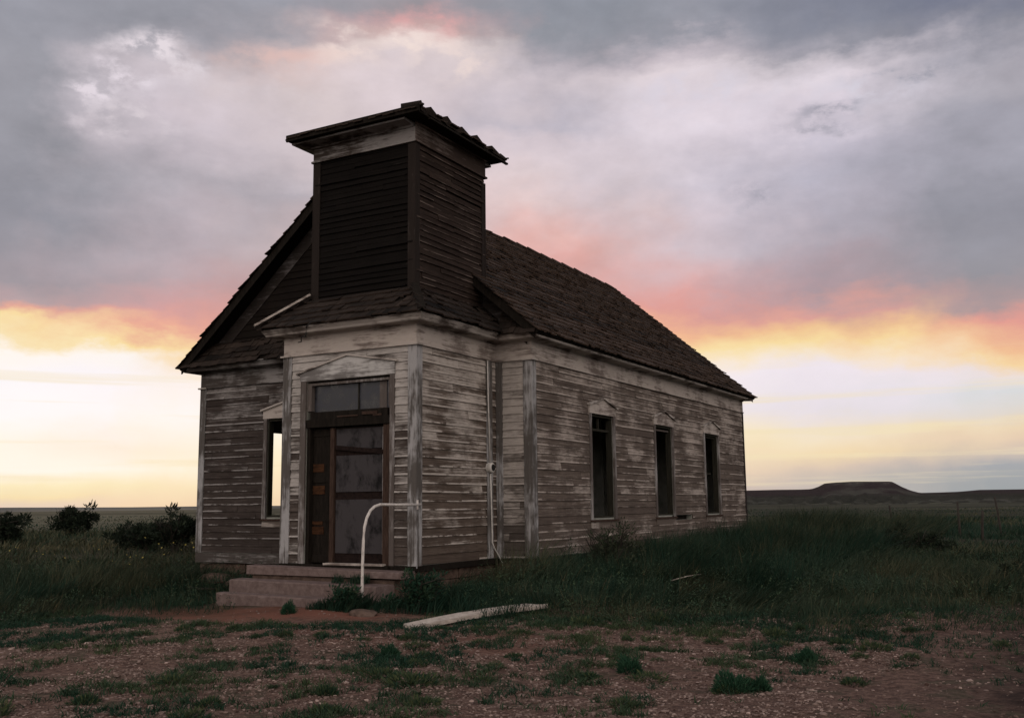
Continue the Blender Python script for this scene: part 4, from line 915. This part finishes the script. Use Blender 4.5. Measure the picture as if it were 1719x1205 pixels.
# extra thick stand along the long side wall and its far corner
x = .78+4.2*rng.uniform(0, 1, 60000)**1.4; y = rng.uniform(1.2, 21, 60000); k = ~in_church(x, y) & (tallness(x, y) > .3)
x, y = x[k], y[k]; hh = (.26+.62*vn(x, y, 2.3, 3.0)+.026*np.clip(y-3, 0, 12))*rng.uniform(.6, 1.2, len(x))*np.clip((y+1)/5, .6, 1); dry = np.clip(.05+rng.normal(0, .06, len(x))+(y > 11)*rng.uniform(0, .55, len(x))*(rng.uniform(0, 1, len(x)) < .5), 0, 1)
add_grass(x, y, hh, rng.uniform(.006, .013, len(x)), dry)
x = rng.uniform(-.1, 2.4, 9000); y = rng.uniform(-1.7, 2.6, 9000); k = ~in_church(x, y, .03) & (vn(x, y, 2.2, 1.5) > .3) & ((x > .25) | (y < -1.0))
x, y = x[k], y[k]; add_grass(x, y, (.16+.26*vn(x, y, 2.6, 4))*rng.uniform(.6, 1.2, len(x))*np.clip((x+.2)/1.0, .5, 1), rng.uniform(.006, .012, len(x)), np.clip(.03+rng.normal(0, .05, len(x)), 0, 1))
# pale seed stalks along the wall and past its far corner
for n_, xa, xb, ya, yb, h0, h1 in ((1500, .8, 1.9, 6, 15.5, .45, .85), (2600, .2, 4.8, 14.5, 22, .5, .95), (500, 1.5, 4.5, 3, 12, .5, .85), (220, 1.2, 5.5, 0, 8, .25, .45), (500, -12, -7.5, 1.5, 6, .35, .8)):
    x = rng.uniform(xa, xb, n_); y = rng.uniform(ya, yb, n_); k = ~in_church(x, y, .02) & (vn(x, y, 1.2, 6.6) > .36) & (tallness(x, y) > .15); x, y = x[k], y[k]
    add_grass(x, y, rng.uniform(h0, h1, len(x)), rng.uniform(.004, .008, len(x)), np.clip(rng.normal(.5, .2, len(x)), 0, 1), sp=.22)
# grass on top of and between the steps
x = rng.uniform(-2.9, -.3, 2600); y = rng.uniform(-.62, -.44, 2600); k = (vn(x, y, 3.3, 6.1) > .5)
x, y = x[k], y[k]; N = len(x); parts.append(blade_mesh(x, y, np.full(N, -.245), rng.uniform(.06, .17, N), rng.normal(.1, .35, N), rng.normal(0, .3, N), rng.uniform(.006, .011, N), np.clip(rng.normal(.06, .06, N), 0, 1)))
x = rng.uniform(-.55, .22, 1800); y = rng.uniform(-1.85, -1.28, 1800); add_grass(x, y, rng.uniform(.06, .3, 1800)*np.clip((x+.8)/.7, .4, 1), rng.uniform(.006, .011, 1800), np.clip(rng.normal(.04, .06, 1800), 0, 1))
def join(parts):
    off = 0; V, Cn, I, K = [], [], [], []
    for v, c_, i_, k_ in parts: V.append(v); Cn.append(c_); I.append(i_+off); K.append(k_); off += len(v)
    return np.concatenate(V), np.concatenate(Cn), np.concatenate(I), np.concatenate(K)
V, c_, i_, k_ = join(parts); tag(fast('tall_grass', V, c_, i_, M_GS, col=k_), kind='stuff')
# --- broad-leaved weeds standing in the grass ---
x, y = scatter(2600, 12, 24); T = tallness(x, y); k = (T > .12) & ~in_church(x, y, .1) & (vn(x, y, 1.4, 7.7) > .42); x, y, T = x[k], y[k], T[k]
x2 = rng.uniform(.95, 3.2, 260); y2 = rng.uniform(-1.2, 16, 260); x = np.r_[x, x2]; y = np.r_[y, y2]; T = np.r_[T, np.full(260, .9)]
NP = len(x); ht = (.14+.38*T)*rng.uniform(.6, 1.3, NP); LV = 46
f = rng.uniform(.12, 1, (NP, LV))**.8; an = rng.uniform(0, 2*np.pi, (NP, LV)); sp_ = (.10+.16*T)[:, None]*(1.05-.6*f)*rng.uniform(.2, 1, (NP, LV))
cx1 = x[:, None]+np.cos(an)*sp_+.2*ht[:, None]*f; cy1 = y[:, None]+np.sin(an)*sp_; cz1 = gh(x, y)[:, None]+ht[:, None]*f
L1 = rng.uniform(.018, .045, (NP, LV)); dx, dy, dz = np.cos(an+rng.normal(0, .5, an.shape)), np.sin(an), rng.uniform(-.2, .9, an.shape); wx, wy = -np.sin(an), np.cos(an)
P = np.stack([np.stack([cx1, cy1, cz1], -1), np.stack([cx1+dx*L1*.5+wx*L1*.26, cy1+dy*L1*.5+wy*L1*.26, cz1+dz*L1*.5], -1), np.stack([cx1+dx*L1, cy1+dy*L1, cz1+dz*L1*.9], -1), np.stack([cx1+dx*L1*.5-wx*L1*.26, cy1+dy*L1*.5-wy*L1*.26, cz1+dz*L1*.5], -1)], 2)
cc = np.zeros((NP, LV, 4, 3)); cc[..., 0] = np.clip(rng.normal(.12, .1, (NP, LV))+rng.uniform(0, .3, (NP, 1)), 0, 1)[..., None]; m4 = NP*LV
tag(fast('leafy_weeds', P.reshape(-1, 3), np.full(m4, 4), np.arange(m4*4), M_WD, col=cc.reshape(-1, 3)), kind='stuff')
# --- grass of the open plain ---
parts = []
x, y = scatter(90000, 23, 75, pw=1); k = ~in_church(x, y) & (vn(x, y, .5, 2.2) > .25); x, y = x[k], y[k]; a, d = azr(x, y)
hh = (.16+.34*vn(x, y, .6, 6))*rng.uniform(.6, 1.2, len(x)); dry = np.clip(.05+.5*(vn(x, y, .33, 4.0) > .62)*rng.uniform(0, 1, len(x))+rng.normal(0, .06, len(x))+(a > 44)*.38*rng.uniform(0, 1, len(x))*(d > 26), 0, 1)
add_grass(x, y, hh, .0007*d*rng.uniform(.6, 1.3, len(x)), dry, sp=.4)
x, y = scatter(26000, 70, 260, pw=1); k = vn(x, y, .12, 3.1) > .35; x, y = x[k], y[k]; a, d = azr(x, y)
add_grass(x, y, rng.uniform(.08, .26, len(x)), .0007*d*rng.uniform(.6, 1.4, len(x)), np.clip(.12+.5*(vn(x, y, .05, 1.0)-.4)+rng.normal(0, .1, len(x)), 0, 1), sp=.5)
V, c_, i_, k_ = join(parts); tag(fast('prairie_grass', V, c_, i_, M_GS, col=k_), kind='stuff')
# --- low creeping weeds over the gravel ---
parts = []
x, y = scatter(42000, 7.2, 17); a, d = azr(x, y); patch = vn(x, y, 7.5, 9.0)*.42+vn(x*1.3, y*.8, 3.1, 2.0)*.30+vn(x, y, .9, 4.4)*.28+.026*(d-9.6)
redz = (((x+1.4)/2.6)**2+((y+2.0)/.9)**2) < 1.3; vignette = (x > 7.3)
k = (patch > .565+.05*rng.normal(size=len(x))) & (rng.uniform(0, 1, len(x)) < .75) & ~in_church(x, y) & ~redz & ~(vignette & (rng.uniform(0, 1, len(x)) < .85)); x, y, patch = x[k], y[k], patch[k]
rep = 9; cx9 = np.repeat(x, rep)+rng.normal(0, .025, len(x)*rep); cy9 = np.repeat(y, rep)+rng.normal(0, .025, len(x)*rep); N = len(cx9)
dry = np.clip(np.repeat(np.clip(.16+.9*(vn(x, y, 1.3, 8.2)-.5), 0, .7), rep)+rng.normal(0, .08, N), 0, 1)
parts.append(blade_mesh(cx9, cy9, gh(cx9, cy9)-.004, rng.uniform(.02, .075, N)*np.repeat(np.clip(.5+patch, .5, 1.5), rep), rng.normal(0, .8, N), rng.normal(0, .8, N), rng.uniform(.005, .012, N), dry))
V, c_, i_, k_ = join(parts); tag(fast('creeping_weeds', V, c_, i_, M_WD, col=k_), kind='stuff')

# --- gravel ---
M_PB = m_attr('pebbles', (.055, .031, .024), (.47, .355, .31), .9, (60, 60, 60), .3, 0)
ico = np.array([(-1, 1.618, 0), (1, 1.618, 0), (-1, -1.618, 0), (1, -1.618, 0), (0, -1, 1.618), (0, 1, 1.618), (0, -1, -1.618), (0, 1, -1.618), (1.618, 0, -1), (1.618, 0, 1), (-1.618, 0, -1), (-1.618, 0, 1)])/1.9
icf = np.array([(0, 11, 5), (0, 5, 1), (0, 1, 7), (0, 7, 10), (0, 10, 11), (1, 5, 9), (5, 11, 4), (11, 10, 2), (10, 7, 6), (7, 1, 8), (3, 9, 4), (3, 4, 2), (3, 2, 6), (3, 6, 8), (3, 8, 9), (4, 9, 5), (2, 4, 11), (6, 2, 10), (8, 6, 7), (9, 8, 1)])
x, y = scatter(125000, 6.8, 16.5, -4, 62); a, d = azr(x, y); u_ = rng.uniform(0, 1, len(x))
redz = (((x+1.4)/2.6)**2+((y+2.0)/.9)**2) < 1.25
k = ~in_church(x, y) & (u_ < np.clip(1.25-(d-9)/7.5, .04, 1)*(.45+.75*vn(x, y, 1.7, 3.3))) & (~redz | (u_ < .04)) & ~((x > 7.1+.3*np.sin(y*2)) & (u_ > .12)); x, y = x[k], y[k]; N = len(x)
r_ = np.clip(np.exp(rng.normal(-4.85, .40, N)), .004, .034); c3 = rng.uniform(0, 2*np.pi, N)
J = ico[None]*(1+rng.normal(0, .16, (N, 12, 1)))*np.stack([r_*rng.uniform(.8, 1.5, N), r_*rng.uniform(.7, 1.1, N), r_*rng.uniform(.35, .75, N)], 1)[:, None, :]
V = np.empty_like(J); cs, sn_ = np.cos(c3)[:, None], np.sin(c3)[:, None]
V[..., 0] = x[:, None]+J[..., 0]*cs-J[..., 1]*sn_; V[..., 1] = y[:, None]+J[..., 0]*sn_+J[..., 1]*cs; V[..., 2] = gh(x, y)[:, None]+J[..., 2]+r_[:, None]*.12
col = np.clip(rng.normal(.27, .16, N)+.4*(rng.uniform(0, 1, N) < .05), 0, 1); cc = np.zeros((N, 12, 3)); cc[..., 0] = col[:, None]
idx = ((np.arange(N)*12)[:, None, None]+icf[None]).ravel()
tag(fast('gravel', V.reshape(-1, 3), np.full(N*20, 3), idx, M_PB, col=cc.reshape(-1, 3)), kind='stuff')

# --- single clumps and bushes ---
def dome_mesh(name, R, H, n, m, blade=(.05, .11), w=(.006, .011), dryb=.3, seed=0, lean=0.0):
    """dense rounded sage-like cushion: short leaves all over a dome, on a few woody stems"""
    g_ = np.random.default_rng(seed); v = g_.normal(size=(n, 3)); v[:, 2] = np.abs(v[:, 2]); v /= np.linalg.norm(v, axis=1)[:, None]
    rad_ = g_.uniform(.35, 1, n)**.5; rad_ *= 1+.16*np.sin(v[:, 0]*5+seed)+.12*np.sin(v[:, 1]*7+seed*2)
    b0 = v*rad_[:, None]*np.array([R, R, H]); b0[:, 0] += lean*b0[:, 2]; dr_ = v+g_.normal(0, .35, (n, 3)); dr_[:, 2] += .5; dr_ /= np.linalg.norm(dr_, axis=1)[:, None]
    L = g_.uniform(*blade, n)[:, None]; sdx = np.cross(dr_, g_.normal(size=(n, 3))); sdx /= np.linalg.norm(sdx, axis=1)[:, None]; W_ = g_.uniform(*w, n)[:, None]
    V = np.stack([b0-sdx*W_*.4, b0+sdx*W_*.4, b0+dr_*L*.6+sdx*W_*.5, b0+dr_*L, b0+dr_*L*.6-sdx*W_*.5], 1).reshape(-1, 3)
    cc = np.zeros((n, 5, 3)); cc[:, :, 0] = np.clip(g_.normal(dryb, .3, n), 0, 1)[:, None]
    o = fast(name, V, np.full(n, 5), np.arange(n*5), m, col=cc.reshape(-1, 3)); return o
def at_ground(o, x_, y_, dz=0.0): o.location = (x_, y_, float(gh(x_, y_))+dz); return o
SG = [(5.20, -4.19, .10, .15, 'round green sage cushion on the gravel, left of the largest one'),
      (6.27, -4.62, .15, .15, 'largest green sage cushion, low on the right of the gravel'),
      (6.47, -4.50, .075, .11, 'small sage cushion touching the right side of the largest one'),
      (6.40, -2.68, .11, .13, 'dark sage cushion behind the largest pair, nearer to the tall grass'),
      (2.79, -4.46, .10, .12, 'small bright sage cushion below the left end of the bleached plank'),
      (-.56, -2.16, .09, .15, 'dark little bush on the red soil right in front of the lowest step')]
for x_, y_, R, H, lab in SG:
    o = at_ground(dome_mesh('sage_cushion', R, H, int(1700*R/.12), M_SG, (.02, .055), (.004, .008), seed=int(R*1000+H*77), dryb=.3), x_, y_, -.02)
    tag(o, lab, 'shrub', 'sage cushions on the gravel')
wv = [dome_mesh('weed_clump', .13+.02*s, .06+.015*s, 420, M_WD, (.03, .07), (.006, .012), .28+.06*s, 40+s) for s in range(5)]
spots = []
for px_, py_ in ((.68, -4.09), (.99, -3.95), (1.36, -3.78), (1.95, -3.79), (2.62, -3.74), (2.78, -6.09)): spots.append((px_, py_))
tries = 0
while len(spots) < 78 and tries < 6000:
    tries += 1; r0_ = math.sqrt(random.uniform(7.6**2, 13.6**2)); a_ = math.radians(random.uniform(1, 58)); x_, y_ = CAM[0]-r0_*math.sin(a_), CAM[1]+r0_*math.cos(a_)
    if ((x_+1.4)/2.7)**2+((y_+2.0)/1.0)**2 < 1.2 or float(vn(np.array(x_), np.array(y_), .75, 4.4)) < .38 or (x_ > 7.0 and random.random() < .9): continue
    if min(math.hypot(x_-p_[0], y_-p_[1]) for p_ in spots) > .45: spots.append((x_, y_))
for n_, (x_, y_) in enumerate(spots):
    src = wv[n_ % 5]; o = src if n_ < 5 else src.copy()
    if n_ >= 5: C.objects.link(o)
    at_ground(o, x_, y_, -.01); s_ = random.uniform(.35, 1.15); s_ *= .72; o.scale = (s_*random.uniform(.8, 1.4), s_, s_*random.uniform(.7, 1.3)); o.rotation_euler.z = random.uniform(0, 6.28)
    tag(o, 'small low green weed clump growing in the gravel in front of the church', 'weed', 'weed clumps in the gravel')

def bush(name, x_, y_, W_, D_, H, n, m, lf, label, seed, lean=.1, cat='bush', group=None, trunks=4, dry=.3):
    g_ = np.random.default_rng(seed); root = empty(name, (x_, y_, float(gh(x_, y_))-.03), label, cat, group)
    V, F = [], []; tips = []
    for k in range(trunks):
        a_ = g_.uniform(0, 6.28); e = Vector((math.cos(a_)*W_*.32+lean*H, math.sin(a_)*D_*.32, H*g_.uniform(.6, .92))); m1 = Vector((e.x*.35, e.y*.35, e.z*.45))
        tv, tf = tube_data([(0, 0, 0), m1, e], [.03*H, .02*H, .006*H], 6); o_ = len(V); V += tv; F += [tuple(q+o_ for q in f) for f in tf]; tips += [m1, e, (m1+e)/2]
        for k2 in range(3):
            s_ = m1.lerp(e, g_.uniform(.0, .8)); e2 = s_+Vector((g_.normal(0, W_*.2), g_.normal(0, D_*.2), g_.uniform(.1, .3)*H)); tv, tf = tube_data([s_, (s_+e2)/2, e2], [.012*H, .009*H, .003*H], 5); o_ = len(V); V += tv; F += [tuple(q+o_ for q in f) for f in tf]; tips.append(e2)
    for k in range(44):                                                 # bare twigs reaching out of the crown
        a_ = g_.uniform(0, 6.28); q_ = g_.uniform(.2, 1.0); p0_ = Vector((math.cos(a_)*W_*.25*q_, math.sin(a_)*D_*.25*q_, H*g_.uniform(.25, .6))); e2 = p0_+Vector((math.cos(a_)*W_*.2+lean*H*.4+g_.normal(0, .06)*W_, math.sin(a_)*D_*.2, H*g_.uniform(.2, .5)))
        tv, tf = tube_data([p0_, (p0_+e2)/2+Vector((g_.normal(0, .03), 0, .03))*H, e2], [.007*H, .005*H, .002*H], 4); o_ = len(V); V += tv; F += [tuple(q+o_ for q in f) for f in tf]
    me = bpy.data.meshes.new('stem'); me.from_pydata(V, [], F); me.materials.append(M_POST); so = bpy.data.objects.new('stem', me); C.objects.link(so); so.parent = root
    nc = 60; cen = g_.normal(size=(nc, 3))*np.array([W_*.22, D_*.22, H*.19])+np.array([0, 0, H*.50]); cen[:, 0] += lean*cen[:, 2]; cen[:len(tips)] = (cen[:len(tips)]+np.array([tuple(q) for q in tips])[:nc])/2
    cr = g_.uniform(.08, .17, nc)*H; w_ = g_.integers(0, nc, n); q = g_.normal(size=(n, 3)); q /= np.linalg.norm(q, axis=1)[:, None]; c3 = cen[w_]+q*(cr[w_]*g_.uniform(.4, 1.1, n))[:, None]; c3[:, 2] = np.abs(c3[:, 2])
    d1 = q+g_.normal(0, .45, (n, 3)); d1[:, 2] += .7; d1[:, 0] += lean*2; d1 /= np.linalg.norm(d1, axis=1)[:, None]; d2 = np.cross(d1, g_.normal(size=(n, 3))); d2 /= np.linalg.norm(d2, axis=1)[:, None]; L = g_.uniform(lf*.6, lf*1.3, n)[:, None]
    L = L*1.35; P = np.stack([c3, c3+d1*L*.5+d2*L*.15, c3+d1*L, c3+d1*L*.5-d2*L*.15], 1).reshape(-1, 3); cc = np.zeros((n, 4, 3)); cc[:, :, 0] = np.clip(dry+g_.normal(0, .15, n)+.25*(g_.uniform(0, 1, nc)[w_]-.5), 0, 1)[:, None]
    fo = fast('foliage', P, np.full(n, 4), np.arange(n*4), m, root, cc.reshape(-1, 3)); return root
bush('leafy_bush', 1.55, 3.6, 1.25, .9, 1.12, 2600, M_BSL, .055, 'straggly leafy bush against the long side wall under its first window', 5, .1, trunks=5)
bush('dark_bush', -43.2, 26.9, 2.7, 2.2, 1.75, 5200, M_BS, .16, 'dark bush with ragged top leaning right on the left horizon', 6, .28)
bush('dark_bush', -31.5, 14.6, 2.6, 2.2, 1.5, 5200, M_BS, .14, 'rounded dark bush cut by the left edge of the view', 7, .1)
bush('dark_bush', -17.6, 11.4, 2.2, 2.2, 1.45, 5600, M_BS, .10, 'tallest dark bush directly beside the left corner of the church', 8, .1)
bush('dark_bush', -19.9, 12.2, 2.4, 2.0, 1.15, 5200, M_BS, .10, 'low spreading bush to the left of the one beside the church corner', 9, .1)
bush('dark_bush', -23.2, 14.6, 2.6, 2.0, .95, 4600, M_BS, .11, 'lowest dark bush in the row left of the church, farthest from it', 10, .1)
bush('weed_bush', -.02, -1.66, .50, .4, .36, 1300, M_WD, .05, 'leafy weed standing around the foot of the white handrail', 11, .1, trunks=5, dry=.05)
bush('weed_bush', 1.05, -1.45, .9, .7, .58, 2400, M_WD, .05, 'dark weedy bush between the handrail and the bleached plank', 12, .2, trunks=5, dry=.03)
bush('dark_bush', 5.3, 11.3, 2.4, 2.0, .75, 4600, M_BS, .07, 'broad dark bush in the grass below the leaning fence post', 13, .1)
bush('dark_bush', 7.7, 6.1, 1.4, 1.2, .45, 2600, M_BS, .06, 'low dark bush near the right edge of the view', 14, .1)
def flowers(x_, y_, n, H, sp, m, label, seed, fr=.022):
    g_ = np.random.default_rng(seed); root = empty('flowering_weed', (x_, y_, float(gh(x_, y_))-.02), label, 'wild flower'); V, F = [], []; mb = MB()
    for k in range(n):
        bx_, by_ = g_.normal(0, sp*.5), g_.normal(0, sp*.5); h_ = H*g_.uniform(.5, 1.1); tx, ty = bx_+g_.normal(.08, .1), by_+g_.normal(0, .1)
        tv, tf = tube_data([(bx_, by_, 0), ((bx_+tx)/2, (by_+ty)/2, h_*.55), (tx, ty, h_)], [.004, .003, .0025], 4); o_ = len(V); V += tv; F += [tuple(q+o_ for q in f) for f in tf]
        ax = Vector((g_.normal(.1, .5), g_.normal(-.5, .4), 1)).normalized(); a1_ = ax.cross(Vector((1, 0, 0))).normalized(); a2_ = ax.cross(a1_); c_ = Vector((tx, ty, h_)); r_ = fr*g_.uniform(.7, 1.2)
        for q in range(8):
            t0, t1 = q*math.pi/4, q*math.pi/4+.55; mb.face([c_, c_+(a1_*math.cos(t0)+a2_*math.sin(t0))*r_+ax*.006, c_+(a1_*math.cos(t1)+a2_*math.sin(t1))*r_+ax*.006])
    me = bpy.data.meshes.new('stem'); me.from_pydata(V, [], F); me.materials.append(M_POST); so = bpy.data.objects.new('stem', me); C.objects.link(so); so.parent = root
    mb.build('blossom', m, root); return root
flowers(-8.7, 3.6, 26, .85, 1.0, M_FLW, 'yellow wild flowers beside the left corner of the church', 3, .019)
flowers(-12.5, 3.0, 22, .6, 2.6, M_FLW, 'scattered yellow flowers in the grass at the far left', 4, .014)
flowers(-.75, -.52, 9, .32, .5, MT_H, 'thin dry stalks with pale seed heads in front of the door', 5, .012)
o = tube('dead_branch', [(3.2, 2.3, -.30), (3.36, 2.5, -.25), (3.44, 2.75, -.235), (3.46, 2.95, -.24)], [.009, .008, .006, .003], M_PLK, None, 6); tag(o, 'pale dead branch lying in the grass beside the long side wall', 'branch')
